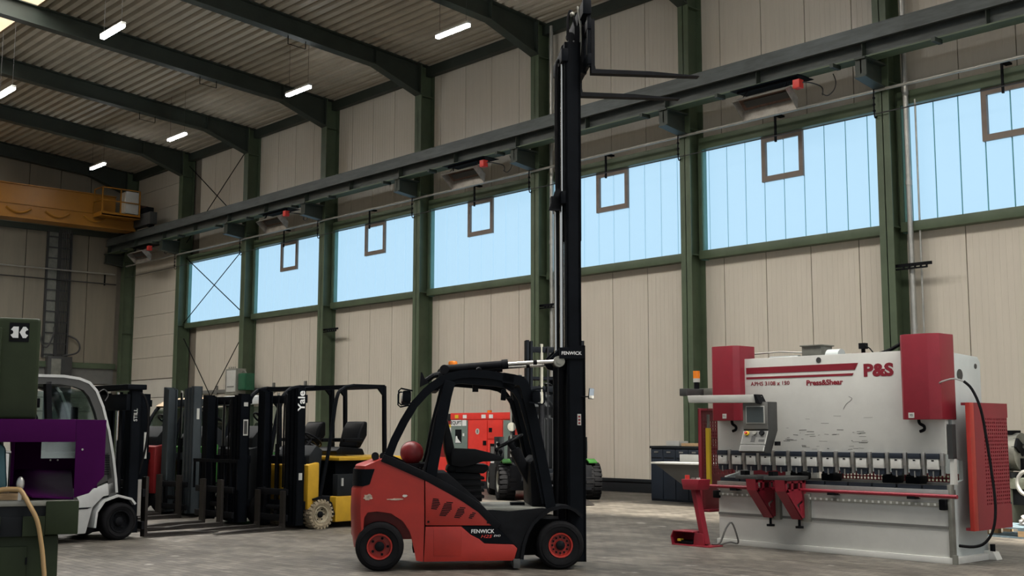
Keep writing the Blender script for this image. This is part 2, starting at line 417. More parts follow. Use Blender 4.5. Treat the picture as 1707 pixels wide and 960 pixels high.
# columns with crane corbels
def col_mesh():
    b = B().box(0, 0.30, YF, YF+0.025, 0, 12.2).box(0, 0.30, YW-0.03, YW, 0, 12.2).box(0.14, 0.16, YF, YW, 0, 12.2)
    for z in (5.40, 8.3, 11.2): b.box(0.01, 0.29, YF+0.02, YW-0.03, z-0.01, z+0.01)
    b.box(-0.03, 0.33, YF-0.06, YW, 0, 0.03)
    return b.mesh('steel_column', GREEN)
cm = col_mesh()
corb = B().prism([(YF, 8.20), (20.0, 8.28), (19.9, 8.32), (19.9, 8.62), (YF, 8.62)], 'x', 0.135, 0.165)
corb.box(0.03, 0.27, 19.86, YF, 8.60, 8.64).prism([(YF, 8.14), (19.86, 8.24), (19.86, 8.27), (YF, 8.17)], 'x', 0.03, 0.27)
corb.box(0.03, 0.27, 19.9, 19.93, 8.26, 8.62)
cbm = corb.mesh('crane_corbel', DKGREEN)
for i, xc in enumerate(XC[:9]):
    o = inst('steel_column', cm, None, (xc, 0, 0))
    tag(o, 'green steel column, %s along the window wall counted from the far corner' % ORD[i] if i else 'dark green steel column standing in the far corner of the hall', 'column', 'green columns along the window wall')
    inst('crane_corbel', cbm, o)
    if i in (5, 7):
        p = B().cyl((0.52, 20.88, 0), (0.52, 20.88, 12.0), 0.055, n=10)
        for z in (1.2, 3.4, 6.2, 8.0): p.cyl((0.52, 20.88, z), (0.52, 20.88, z+0.10), 0.066, n=10)
        p = p.build('drain_pipe', PIPE, None, smooth=True); p.location = (xc, 0, 0)
        tag(p, 'grey drain pipe running down beside the %s green column from the far corner' % ORD[i], 'pipe')
        q = B().cyl((0.68, 20.95, 0.0), (0.68, 20.95, 7.9), 0.02, n=8).build('thin_conduit', PIPE); q.location = (xc, 0, 0)
        tag(q, 'thin upright conduit beside the %s column and its drain pipe' % ORD[i], 'conduit')
    if i in (3, 5, 7):
        q = B().bar((0.15, 20.75, 4.62), (1.0, 20.75, 4.62), 0.03, 0.06)
        q.bar((0.15, 20.75, 4.55), (0.9, 20.75, 4.55), 0.03, 0.03)
        for k in range(5): q.bar((0.42+0.12*k, 20.74, 4.63), (0.42+0.12*k, 20.74, 4.54), 0.03, 0.03)
        q.build('bracket_arm', BLACKM, o)
    if i:
        bk = B().tube([(0.03, 20.64, 8.18), (0.03, 20.55, 8.18), (0.03, 20.55, 7.62), (0.03, 20.64, 7.62)], 0.014, 6)
        for k in range(3): bk.ball((0.03, 20.545, 7.98-0.13*k), 0.03, 0.03, 0.03, 8, 6)
        bk.build('line_bracket', BLACKM, o)

# portal rafters
def rafter_mesh():
    yr = 8.65
    def bot(y): return 11.80 + 0.082*(19.02-y)
    top = [(20.63, deck_z(20.63)-0.01), (yr, deck_z(yr)-0.01)]
    b = B()
    b.prism([(20.64, 11.24), (19.02, 11.80), (yr, bot(yr)), (yr, deck_z(yr)-0.02), (20.64, deck_z(20.64)-0.02)], 'x', 0.14, 0.16)
    b.strip([(20.64, 11.24), (19.02, 11.80), (yr, bot(yr))], 0.03, 'x', 0.0, 0.30)
    b.strip([(20.9, deck_z(20.9)-0.02), (yr, deck_z(yr)-0.02)], 0.03, 'x', 0.0, 0.30)
    # falling half beyond the ridge
    ym = 2*yr-20.64
    b.prism([(ym, 11.24), (2*yr-19.02, 11.80), (yr, bot(yr)), (yr, deck_z(yr)-0.02), (ym, deck_z(20.64)-0.02)], 'x', 0.14, 0.16)
    b.strip([(ym, 11.24), (2*yr-19.02, 11.80), (yr, bot(yr))], 0.03, 'x', 0.0, 0.30)
    b.box(0.01, 0.29, 19.01, 19.03, 11.80, deck_z(19.02)-0.02)
    b.box(0.01, 0.29, 20.60, 20.63, 11.24, deck_z(20.6)-0.02)
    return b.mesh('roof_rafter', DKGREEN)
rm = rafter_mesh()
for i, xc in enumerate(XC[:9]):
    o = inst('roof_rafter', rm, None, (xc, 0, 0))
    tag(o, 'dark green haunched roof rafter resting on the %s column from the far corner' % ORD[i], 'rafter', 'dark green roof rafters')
    if i in (2, 3, 4):
        for y in ((14.9, 15.9) if i != 2 else (15.4, 16.4)): pass
        y0 = 16.2 if i != 2 else 16.6
        zb = 11.80 + 0.082*(19.02-y0)
        h = B().cyl((0.15, y0, zb), (0.15, y0, zb-0.25), 0.012, n=6).cyl((0.15, y0+0.55, zb-0.04), (0.15, y0+0.55, zb-0.27), 0.012, n=6).cyl((0.15, y0, zb-0.24), (0.15, y0+0.55, zb-0.27), 0.010, n=6)
        h.build('cable_hanger', BLACKM, o)

# trapezoidal roof deck, open over the ridge for the skylight
SKY0, SKY1 = 6.0, 11.30
def deck(y0, y1):
    n = max(1, int(round((y1-y0)/0.29))); st = (y1-y0)/n; prof = []
    for k in range(n):
        a = y0+k*st
        for dy, dz in ((0.0, 0.0), (0.15*st/0.29, 0.0), (0.185*st/0.29, 0.16), (0.255*st/0.29, 0.16)):
            y = a+dy; yd = y if y >= 8.65 else 2*8.65-y
            prof.append((y, deck_z(yd)+dz))
    yd = y1 if y1 >= 8.65 else 2*8.65-y1
    prof.append((y1, deck_z(yd)))
    return prof
cb = B()
RL0, RL1, RLX = 15.3, 18.3, -14.0              # unseen roof light added over the near bays to let the sun strip in
for pr in (deck(SKY1, 21.2), deck(-4.0, SKY0)):
    m = len(pr)
    cb.add([(XE-0.2, y, z) for y, z in pr] + [(RLX, y, z) for y, z in pr], [(i, i+1, m+i+1, m+i) for i in range(m-1)])
    cb.add([(RLX, y, z) for y, z in pr] + [(X1, y, z) for y, z in pr], [(i, i+1, m+i+1, m+i) for i in range(m-1) if not RL0 < (pr[i][0]+pr[i+1][0])/2 < RL1])
ce = cb.build('ceiling', DECK); struct(ce, 'corrugated metal roof deck')
# solid insulation above, so no daylight leaks past the ribs
def ins(x0, x1, y0, y1): B().box(x0, x1, y0, y1, deck_z(y1)+0.19+0.085*(y1-y0), deck_z(y0)+0.42).build('roof_insulation', CHAR, ce)
ins(XE-0.2, RLX, SKY1, 21.4); ins(RLX, X1, SKY1, RL0); ins(RLX, X1, RL1, 21.4)
rk = B().box(RLX-0.1, X1, RL0-0.12, RL0-0.02, 12.3, 13.0).box(RLX-0.1, X1, RL1+0.02, RL1+0.12, 12.3, 13.0).box(RLX-0.1, RLX, RL0-0.1, RL1+0.1, 12.3, 13.0).build('window_11', CREAM)
struct(rk, 'kerb of the unseen roof light added for the sun strip on the paving')
# opposite long wall, behind and left of the view
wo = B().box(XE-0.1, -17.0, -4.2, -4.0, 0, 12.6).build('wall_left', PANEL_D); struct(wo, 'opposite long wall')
B().box(XE-0.2, X1, 20.90, 21.1, 11.84, 12.13).build('eave_beam', DKGREEN, ce)
# skylight kerb (cream) and glazing
zk = deck_z(SKY1)
sk = B().box(XE, X1, SKY1-0.06, SKY1+0.02, zk-0.02, zk+1.5).box(XE, X1, SKY0-0.02, SKY0+0.06, zk-0.02, zk+1.5).build('window_10', CREAM)
struct(sk, 'cream kerb of the ridge skylight')
x = XE
while x < X1:
    B().box(x+0.02, min(x+2.46, X1), SKY0, SKY1, zk+1.5, zk+1.53).build('pane', emit('skylight_glazing', (1.0, 0.97, 0.92), SKYLIGHT_GLOW), sk)
    x += 2.5
for i, xc in enumerate(XC):
    for dx in (1.4, 3.6):
        B().box(xc+dx, xc+dx+0.12, SKY1-0.5, SKY1-0.06, zk+0.35, zk+0.75).build('kerb_bracket', CREAM, sk)

# crane runway girder
rg = thing('crane_runway_girder', 'long dark green crane runway girder carried on corbels below the roof', 'crane girder', (0, 20.12, 0))
XG0, XG1 = -47.0, X1
B().box(XG0, XG1, -0.011, 0.011, 8.66, 9.2).build('web', RAILM, rg)
B().box(XG0, XG1, -0.17, 0.17, 8.64, 8.67).build('bottom_flange', GREEN, rg)
B().box(XG0, XG1, -0.20, 0.20, 9.19, 9.225).build('top_flange', RAILM, rg)
B().box(XG0, XG1, -0.035, 0.035, 9.225, 9.32).build('rail', RAILM, rg)
B().box(XG0, XG1, -0.21, -0.19, 8.96, 9.19).box(XG0, XG1, -0.23, -0.15, 8.94, 8.965).build('channel', RAILM, rg)
st = B().box(-0.006, 0.006, -0.16, 0.16, 8.67, 9.19).mesh('stiffener', DKGREEN)
for i in range(9):
    for dx in (0.15, 2.65): inst('stiffener', st, rg, (XC[i]+dx, 0, 0))
sb = B().box(-0.04, 0.04, -0.30, -0.02, 8.56, 8.64).mesh('stub_arm', DKGREEN)
for i in range(9):
    for dx in (-0.45, 1.7): inst('stub_arm', sb, rg, (XC[i]+dx, 0, 0))

# pipe and cable lines above the windows
pp = B().cyl((-46.5, 20.58, 8.13), (X1, 20.58, 8.13), 0.032, n=10).build('service_pipe', PIPE, smooth=True)
tag(pp, 'pale service pipe running along the wall above the windows', 'pipe')
pp2 = B().cyl((-46.5, 20.56, 7.66), (X1, 20.56, 7.66), 0.012, n=6).build('cable_line', CABLE)
tag(pp2, 'thin dark cable strung in front of the window tops', 'cable')
# wind bracing in the second bay
br = thing('wind_bracing', 'crossed thin steel bracing rods in the bay next to the far corner bay', 'bracing', (XC[1]+0.3, 20.85, 0))
for (z0, z1) in ((8.6, 11.6), (5.5, 8.0), (0.4, 4.9)):
    for a, b_ in ((0.05, 4.65), (4.65, 0.05)):
        B().cyl((a, 0, z0), (b_, 0.02, z1), 0.018, n=6).build('rod', BLACKM, br)
    if z0 < 1: pass

# ceiling lamps
def lamp(x, y, z, label):
    t = thing('ceiling_lamp', label, 'lamp', (x, y, z), 0, 'linear ceiling lamps')
    B().box(-0.62, 0.62, -0.06, 0.06, 0.02, 0.08).build('housing', LGREY, t, bevel=0.01)
    B().box(-0.60, 0.60, -0.055, 0.055, -0.05, 0.02).build('diffuser', emit('lamp_diffuser', (0.93, 0.97, 1.0), LAMP_GLOW), t, bevel=0.015)
    zt = deck_z(y if y > 8.65 else 17.3-y)-z
    for dx in (-0.5, 0.5): B().cyl((dx, 0, 0.08), (dx, 0, zt), 0.005, n=5).build('suspension_wire', CABLE, t)
lamp(-41.5, 17.13, 11.0, 'glowing linear ceiling lamp above the yellow crane walkway')
lamp(-35.5, 17.26, 11.0, 'glowing linear ceiling lamp above the third window bay')
lamp(-28.25, 17.36, 11.0, 'glowing linear ceiling lamp in front of a rafter haunch, second nearest over the windows')
lamp(-21.37, 17.38, 11.0, 'largest glowing linear ceiling lamp, left of the raised forklift mast')
lamp(-26.95, 11.34, 11.0, 'glowing linear ceiling lamp near the skylight opening')
lamp(-34.04, 11.29, 11.0, 'glowing linear ceiling lamp cut by the left edge of the view')

lamp(-14.45, 17.38, 11.0, 'linear ceiling lamp above the press brake, out of the picture')
lamp(-7.5, 17.38, 11.0, 'linear ceiling lamp nearest the photographer along the window wall')
lamp(-20.0, 11.34, 11.0, 'linear ceiling lamp over the raised mast beside the skylight')
lamp(-13.0, 11.34, 11.0, 'linear ceiling lamp over the red forklift beside the skylight')

# gas radiant heaters under the runway
def heater(x, label):
    t = thing('radiant_heater', label, 'heater', (x, 20.0, 8.25), 0, 'radiant heaters under the crane girder')
    t.rotation_euler = (0, 0, 0)
    # trough tilted down into the hall: opening faces -Y and down
    def pt(xx, a, c): return (xx, a*0.75+c*0.62-0.22, -a*0.64+c*0.76)
    L = 0.66
    def plate(nm, q, m, p=t):
        b = B(); n = len(q); th = 0.012
        P = [Vector(pt(*k)) for k in q]; nn = (P[1]-P[0]).cross(P[2]-P[1]).normalized()*th
        b.add([p_ for p_ in P]+[p_+nn for p_ in P], [tuple(range(n)), tuple(range(2*n-1,n-1,-1))]+[(i,(i+1)%n,n+(i+1)%n,n+i) for i in range(n)])
        return b.build(nm, m, p)
    plate('back_plate', [(-L,-0.02,0.20),(L,-0.02,0.20),(L,0.30,0.20),(-L,0.30,0.20)], RUST)
    plate('upper_reflector', [(-L-0.02,-0.10,0.0),(L+0.02,-0.10,0.0),(L,-0.02,0.20),(-L,-0.02,0.20)], HEATER)
    plate('lower_reflector', [(-L-0.02,0.42,-0.02),(L+0.02,0.42,-0.02),(L,0.30,0.20),(-L,0.30,0.20)], HEATER)
    plate('end_plate', [(-L-0.01,-0.10,0.0),(-L-0.01,0.42,-0.02),(-L-0.01,0.30,0.20),(-L-0.01,-0.02,0.20)], HEATER)
    plate('end_plate', [(L+0.01,-0.10,0.0),(L+0.01,0.42,-0.02),(L+0.01,0.30,0.20),(L+0.01,-0.02,0.20)], HEATER)
    plate('burner_tile', [(-0.55,0.06,0.17),(0.55,0.06,0.17),(0.55,0.22,0.17),(-0.55,0.22,0.17)], DGREY)
    for xx in (-0.5, 0.52):
        B().bar((xx-0.06, -0.10, 0.14), (xx, 0.02, 0.35), 0.03, 0.015).bar((xx+0.08, -0.10, 0.14), (xx, 0.02, 0.35), 0.03, 0.015).build('hanger', BLACKM, t)
    B().bar((-0.75, 0.02, 0.345), (0.75, 0.02, 0.345), 0.05, 0.05).build('carrier_bar', BLACKM, t)
    B().box(-0.85, 0.85, -0.12, 0.45, 0.372, 0.384).build('shade_plate', BLACKM, t)  # dark sheet standing in for the shadow under the girder
    B().box(0.72, 0.88, -0.12, 0.04, 0.10, 0.28).build('control_box', REDBOX, t, bevel=0.01)
    B().cyl((0.60, -0.05, 0.16), (0.74, -0.05, 0.16), 0.045, n=10).build('burner_head', GREYM, t)
    B().tube([(0.88, 0, 0.22), (1.02, 0.1, 0.2), (1.03, 0.46, 0.18), (1.03, 0.48, 0.02)], 0.014, 6).build('supply_pipe', CABLE, t)
    B().tube([(1.03, 0.46, 0.05), (1.15, 0.47, -0.02), (1.3, 0.47, 0.06), (1.36, 0.46, 0.22), (1.34, 0.40, 0.38)], 0.012, 6).build('supply_cable', CABLE, t)
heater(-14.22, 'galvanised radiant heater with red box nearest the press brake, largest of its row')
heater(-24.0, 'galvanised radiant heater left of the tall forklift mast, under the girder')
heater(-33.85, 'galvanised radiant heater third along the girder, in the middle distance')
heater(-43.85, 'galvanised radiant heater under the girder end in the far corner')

# travelling crane
c = thing('overhead_crane', 'yellow overhead travelling crane bridge with railed platform and pale switch cabinet', 'crane', (-44.6, 0, 9.3))
B().prism([(0.0, 0.55), (0.0, 1.27), (-0.55, 1.27), (-0.55, 0.55)], 'y', -3, 19.2).build('bridge_girder', CRANE, c)
B().box(-0.62, 0.07, -3, 19.2, 1.25, 1.29).build('top_flange', CRANE, c)
B().box(-0.62, 0.10, -3, 19.6, 0.50, 0.56).build('lower_ledge', CRANE, c)
B().prism([(0.05, 0.06), (0.05, 0.50), (-0.6, 0.50), (-0.6, 0.06)], 'y', -3, 20.0).build('lower_beam', CRANE, c)
B().box(-0.7, 0.13, -3, 20.0, -0.02, 0.06).build('bottom_flange', CRANE, c)
for k in range(9):
    y0 = 18.8-1.45*k
    B().tube([(0.09, y0, 0.36), (0.10, y0-0.25, 0.22), (0.11, y0-0.45, 0.18), (0.10, y0-0.65, 0.22), (0.09, y0-0.9, 0.36)], 0.045, 6).build('festoon_loop', CRANE, c)
pf = B().box(0.05, 0.85, 18.3, 19.85, 0.36, 0.42).box(0.80, 0.85, 18.3, 19.85, 0.34, 0.50).box(0.05, 0.85, 18.28, 18.32, 0.34, 0.50).build('platform', CRANE, c)
rl = B()
for y in (18.32, 19.05, 19.82): rl.bar((0.82, y, 0.42), (0.82, y, 1.45), 0.045, 0.045)
for z in (0.95, 1.45): rl.bar((0.82, 18.32, z), (0.82, 19.82, z), 0.04, 0.04).bar((0.05, 18.32, z), (0.82, 18.32, z), 0.04, 0.04)
rl.bar((0.05, 18.32, 0.42), (0.05, 18.32, 1.45), 0.045, 0.045)
rl.build('railing', CRANE, c)
sc = B().box(0.25, 0.72, 19.30, 19.82, 0.55, 1.42).build('switch_cabinet', LGREY, c, bevel=0.01)
B().box(0.30, 0.67, 19.285, 19.30, 0.60, 1.37).build('cabinet_door', PANEL_W, sc)
ec = B().box(-1.6, 1.5, 19.95, 20.25, 0.12, 0.60).build('end_carriage', DGREY, c, bevel=0.02)
for xx in (-1.3, 1.2): B().cyl((xx, 20.02, 0.22), (xx, 20.22, 0.22), 0.20, n=20).build('wheel', BLACKM, ec)
B().cyl((-0.1, 19.9, 0.95), (0.35, 20.35, 0.85), 0.16, n=14).build('drive_motor', RUST, c)
B().box(0.5, 1.1, 20.0, 20.3, 0.55, 0.85).build('gear_case', BLACKM, c, bevel=0.03)

# ================================================================== wheels shared by the trucks
def tyre_mesh(r, wd, rin, m, lugs=0):
    h = wd/2
    prof = [(rin,-h*0.80),(rin+0.02,-h*0.95),(r*0.80,-h),(r*0.90,-h*0.97),(r*0.97,-h*0.80),(r,-h*0.55),(r,h*0.55),(r*0.97,h*0.80),(r*0.90,h*0.97),(r*0.80,h),(rin+0.02,h*0.95),(rin,h*0.80),(rin,-h*0.80)]
    b = B().lathe(prof, (0,0,0), (0,1,0), 36)
    # moulded sidewall rings
    for sg in (-1, 1): b.lathe([(r*0.78,sg*h),(r*0.785,sg*(h+0.006)),(r*0.80,sg*(h+0.006)),(r*0.81,sg*h)], (0,0,0), (0,1,0), 36)
    for k in range(lugs):
        a = 2*pi*k/lugs
        for sg in (-1, 1):
            a2 = a + (pi/lugs if sg > 0 else 0); e = Vector((cos(a2), 0, sin(a2))); tn = Vector((-sin(a2), 0, cos(a2)))
            c0 = e*(r+0.004) + Vector((0, sg*h*0.52, 0))
            b.bar(c0 - Vector((0, h*0.46, 0)), c0 + Vector((0, h*0.46, 0)), r*0.16, 0.016, e)
            # sidewall lug ends
            c1 = e*(r*0.945) + Vector((0, sg*h*0.95, 0))
            b.bar(c1-e*r*0.06, c1+e*r*0.05, r*0.15, 0.02, (0,1,0))
    return b.mesh('wheel', m, smooth=True)
def rim_mesh(rin, wd, m, holes=0, bolts=8, dish=0.03):
    h = wd/2; b = B()
    for sg in (-1, 1):
        b.lathe([(rin*1.06,sg*h*0.86),(rin*1.05,sg*(h*0.86+0.012)),(rin*0.93,sg*(h*0.86+0.010)),(rin*0.88,sg*(h*0.86-dish)),(rin*0.50,sg*(h*0.86-dish)),(rin*0.46,sg*(h*0.86-dish+0.012)),(0.001,sg*(h*0.86-dish+0.012))], (0,0,0), (0,1,0), 28)
    return b.mesh('rim', m, smooth=True)
def hub_mesh(rin, wd, m, bolts, dish, br):
    h = wd/2; b = B()
    for sg in (-1, 1):
        y0 = sg*(h*0.86-dish)
        b.cyl((0,-y0,0),(0,y0,0),rin*0.2,n=10) if sg > 0 else None
        b.lathe([(rin*0.42,y0),(rin*0.40,y0+sg*0.03),(rin*0.30,y0+sg*0.04),(0.001,y0+sg*0.042)], (0,0,0), (0,1,0), 20)
        for k in range(bolts):
            a = 2*pi*k/bolts; p = Vector((cos(a)*rin*0.68, y0, sin(a)*rin*0.68))
            b.cyl(p, p+Vector((0, sg*0.012, 0)), br, n=8)
    return b.mesh('hub', m, smooth=True)
WCACHE = {}
def wheel(parent, x, y, r, wd, tm, rmt, hm=None, rin=None, lugs=0, bolts=8, dish=0.03, br=0.010, z=None):
    hm = hm or BLACKM; rin = rin or r*0.5
    k = (r, wd, tm.name, rmt.name, hm.name, rin, lugs, bolts, dish)
    if k not in WCACHE: WCACHE[k] = (tyre_mesh(r, wd, rin, tm, lugs), rim_mesh(rin, wd, rmt, 0, bolts, dish), hub_mesh(rin, wd, hm, bolts, dish, br))
    a, b, c_ = WCACHE[k]
    o = inst('wheel', a, parent, (x, y, r if z is None else z)); inst('rim', b, o); inst('hub', c_, o)
    return o
def fork_mesh(length, wd, thick, hgt, m):
    b = B().prism([(0,0),(length*0.75,0.0),(length,0.0),(length,0.008),(length*0.55,thick),(0.05,thick+0.006),(thick,thick+0.05),(thick,hgt),(0,hgt)], 'y', -wd/2, wd/2)
    return b.mesh('fork', m)

# ================================================================== the red forklift
fk = thing('forklift', 'large red forklift with black cab frame and its mast raised to the roof', 'forklift', (-10.099, 7.30, 0), radians(53.64))
W = 1.16
def both(y0, y1): return ((y0, y1), (W-y1, W-y0))
# counterweight: lofted slices, rounded in plan at the rear corners
prof = [(0.002,1.157),(-0.096,1.133),(-0.27,1.073),(-0.278,1.036),(-0.285,0.862),(-0.306,0.834),(-0.312,0.624),(-0.300,0.40),(-0.272,0.229),(-0.262,0.229),(-0.278,0.45),(-0.274,0.545),(-0.236,0.596),(-0.11,0.609),(0.075,0.587),(0.232,0.509),(0.311,0.397),(0.354,0.224),(0.378,0.104),(0.450,0.092),(0.458,0.467),(0.452,0.931)]
profc = [(0.002,1.157),(-0.096,1.133),(-0.27,1.073),(-0.278,1.036),(-0.285,0.862),(-0.306,0.834),(-0.312,0.624),(-0.300,0.36),(-0.272,0.30),(-0.1,0.30),(0.450,0.30),(0.458,0.467),(0.452,0.931)]
def loft(b, pr, ys, R=0.30):
    n = len(pr); vs = []; fs = []
    for y in ys:
        d = min(y, W-y); ins = 0.0
        if d < R: ins = 0.13*(1-sqrt(max(0, 1-((R-d)/R)**2)))
        for px_, pz in pr:
            k = max(0.0, min(1.0, (0.25-px_)/0.5))
            vs.append((px_+ins*k*1.6, y, pz))
    m = len(ys)
    fs.append(tuple(range(n))); fs.append(tuple(range(m*n-1, (m-1)*n-1, -1)))
    for j in range(m-1):
        for i in range(n): fs.append((j*n+i, j*n+(i+1)%n, (j+1)*n+(i+1)%n, (j+1)*n+i))
    b.add(vs, fs)
b = B(); loft(b, prof, [0.035,0.05,0.08,0.12,0.18,0.25,0.30]); loft(b, prof, [W-0.30,W-0.25,W-0.18,W-0.12,W-0.08,W-0.05,W-0.035])
loft(b, profc, [0.299,0.45,0.58,0.71,W-0.299])
cw = b.build('counterweight', RED, fk, smooth=True)
# scraped patches on the counterweight
def blob(cx, cz, rx, rz, n=18, seed=1, y=0.034):
    rnd = random.Random(seed); P = []
    for i in range(n):
        a = 2*pi*i/n; q = rnd.uniform(0.65, 1.1); P.append((cx+rx*q*cos(a), cz+rz*q*sin(a)))
    return B().prism(P, 'y', y-0.003, y+0.01)
blob(-0.125, 0.755, 0.05, 0.036, seed=3).build('scrape', SCRAPE, cw)
blob(0.155, 0.730, 0.09, 0.010, seed=5).build('scrape', SCRAPE, cw)
blob(0.255, 0.765, 0.030, 0.016, seed=8).build('scrape', LGREY, cw)
b = B(); loft(b, [(-0.292,1.04),(-0.16,1.042),(-0.225,0.885),(-0.299,0.866)], [0.028,0.045,0.075,0.115,0.175,0.245,0.30,0.45,0.71,W-0.30,W-0.245,W-0.175,W-0.115,W-0.075,W-0.045,W-0.028]); b.build('rear_lamp_band', BLACK, cw, smooth=True)
for k, (x0, r_) in enumerate(((-0.06, 0.028), (0.02, 0.024))):
    B().cyl((x0, 0.16, 1.165), (x0, 0.10, 1.175), r_+0.012, n=16).build('hood_hinge', BLACKM, cw)
# engine side covers
vents = []
for s, (y0, y1) in enumerate(both(0.028, 0.30)):
    o = B().prism([(0.462,0.925),(1.029,0.618),(1.203,0.456),(0.470,0.464)], 'y', y0, y1).build('engine_cover', RED, fk, bevel=0.006)
    yo = y0-0.002 if s == 0 else y1-0.004
    vb = B()
    for (bx, bz, n, ln, sk) in ((0.545, 0.735, 7, 0.085, 0.0), (0.615, 0.70, 9, 0.10, 0.0), (0.755, 0.645, 7, 0.085, 0), (0.885, 0.59, 4, 0.05, 0)):
        for k in range(n):
            zz = bz - k*0.0165
            sx_ = -0.007*k if bx > 0.56 else -0.003*k
            e0 = bx + sx_ + (0.07 if bx > 0.56 and k < 1 else 0.055 if bx > 0.6 else 0)
            l2 = ln*(1.0 - (abs(k-(n-1)/2)/n)*0.7)
            vb.bar((e0, yo+0.001, zz), (e0+l2, yo+0.001, zz-0.006), 0.006, 0.009)
    vb.build('vent_slot', BLACKM, o)
    for (lx, lz) in ((0.50, 0.50), (1.12, 0.49)): B().cyl((lx, yo-0.004, lz), (lx, yo+0.004, lz), 0.012, n=10).build('latch', BLACKM, o)
    lo = B().prism([(0.471,0.450),(0.843,0.450),(0.943,0.364),(1.031,0.321),(1.084,0.275),(1.386,0.262),(1.43,0.221),(1.394,0.097),(0.455,0.092)], 'y', y0, y1).build('lower_cover', RED, fk, bevel=0.006)
    hy = y0-0.004 if s == 0 else y1-0.004
    B().box(0.555, 0.845, hy, hy+0.008, 0.150, 0.425).build('hatch', RED, lo, bevel=0.003)
    bd = B().prism([(0.846,0.452),(1.204,0.450),(1.396,0.267),(1.084,0.279),(1.031,0.325),(0.943,0.368)], 'y', y0+0.001, y1-0.001).build('badge_plate', BLACK, fk)
    sgn = 1 if s == 0 else -1
    ty = y0-0.001 if s == 0 else y1+0.001
    text('brand_lettering', 'FENWICK', WHITE, bd, (1.065, ty, 0.398), (sgn,0,0), (0,0,1), 0.055, 0.012)
    text('model_lettering', 'H25', REDBOX, bd, (1.10, ty, 0.345), (sgn,0,0), (0,0,1), 0.045, 0.0, shear=0.3, sx=1.5)
    text('model_lettering', 'EVO', WHITE, bd, (1.215, ty, 0.352), (sgn,0,0), (0,0,1), 0.028, 0.0, shear=0.3, sx=1.3)
    B().prism([(1.033,0.616),(1.168,0.617),(1.344,0.602),(1.692,0.636),(1.774,0.622),(1.655,0.536),(1.53,0.375),(1.471,0.123),(1.398,0.099),(1.434,0.221),(1.390,0.263),(1.207,0.452)], 'y', y0+0.004, y1).build('side_skirt', BLACKM, fk, bevel=0.005)
    # front mudguard
    fy = (y0-0.02, y1-0.02) if s == 0 else (y0+0.02, y1+0.02)
    fd_ = [(1.475,0.11),(1.495,0.25),(1.535,0.375),(1.59,0.47),(1.665,0.545),(1.77,0.615),(1.893,0.648),(1.97,0.642),(2.038,0.612),(2.115,0.545)]
    B().strip(fd_, 0.035, 'y', *fy).build('mudguard', BLACKM, fk, smooth=True)
    B().box(1.385, 1.46, fy[0], fy[0]+0.2, 0.02, 0.115).build('step_bracket', DGREY, fk, bevel=0.01)
# chassis, floor and cab base
B().box(0.35, 1.45, 0.28, W-0.28, 0.16, 0.62).build('chassis', BLACKM, fk)
B().box(1.4, 2.0, 0.34, W-0.34, 0.12, 0.50).build('axle_housing', BLACKM, fk)
B().cyl((1.883, 0.10, 0.25), (1.883, W-0.10, 0.25), 0.07, n=16).build('drive_axle', BLACKM, fk)
B().cyl((0.0, 0.12, 0.25), (0.0, W-0.12, 0.25), 0.05, n=12).box(-0.08, 0.08, 0.3, W-0.3, 0.2, 0.42).build('steer_axle', BLACKM, fk)
B().box(1.06, 1.78, 0.06, W-0.06, 0.600, 0.640).build('floor_plate', GREYM, fk, bevel=0.01)
B().prism([(0.455,0.93),(0.452,1.0),(0.70,1.0),(1.04,0.70),(1.10,0.62),(0.47,0.62)], 'y', 0.12, W-0.12).build('engine_hood', BLACKM, fk, bevel=0.02)
# wheels
wheel(fk, 0.0, 0.10, 0.25, 0.19, RUBBER, RED, BLACKM, rin=0.125, bolts=5, dish=0.05, br=0.014); wheel(fk, 0.0, W-0.10, 0.25, 0.19, RUBBER, RED, BLACKM, rin=0.125, bolts=5, dish=0.05, br=0.014)
wheel(fk, 1.883, 0.11, 0.25, 0.21, RUBBER, RED, BLACKM, rin=0.122, bolts=12, dish=0.035, br=0.011); wheel(fk, 1.883, W-0.11, 0.25, 0.21, RUBBER, RED, BLACKM, rin=0.122, bolts=12, dish=0.035, br=0.011)
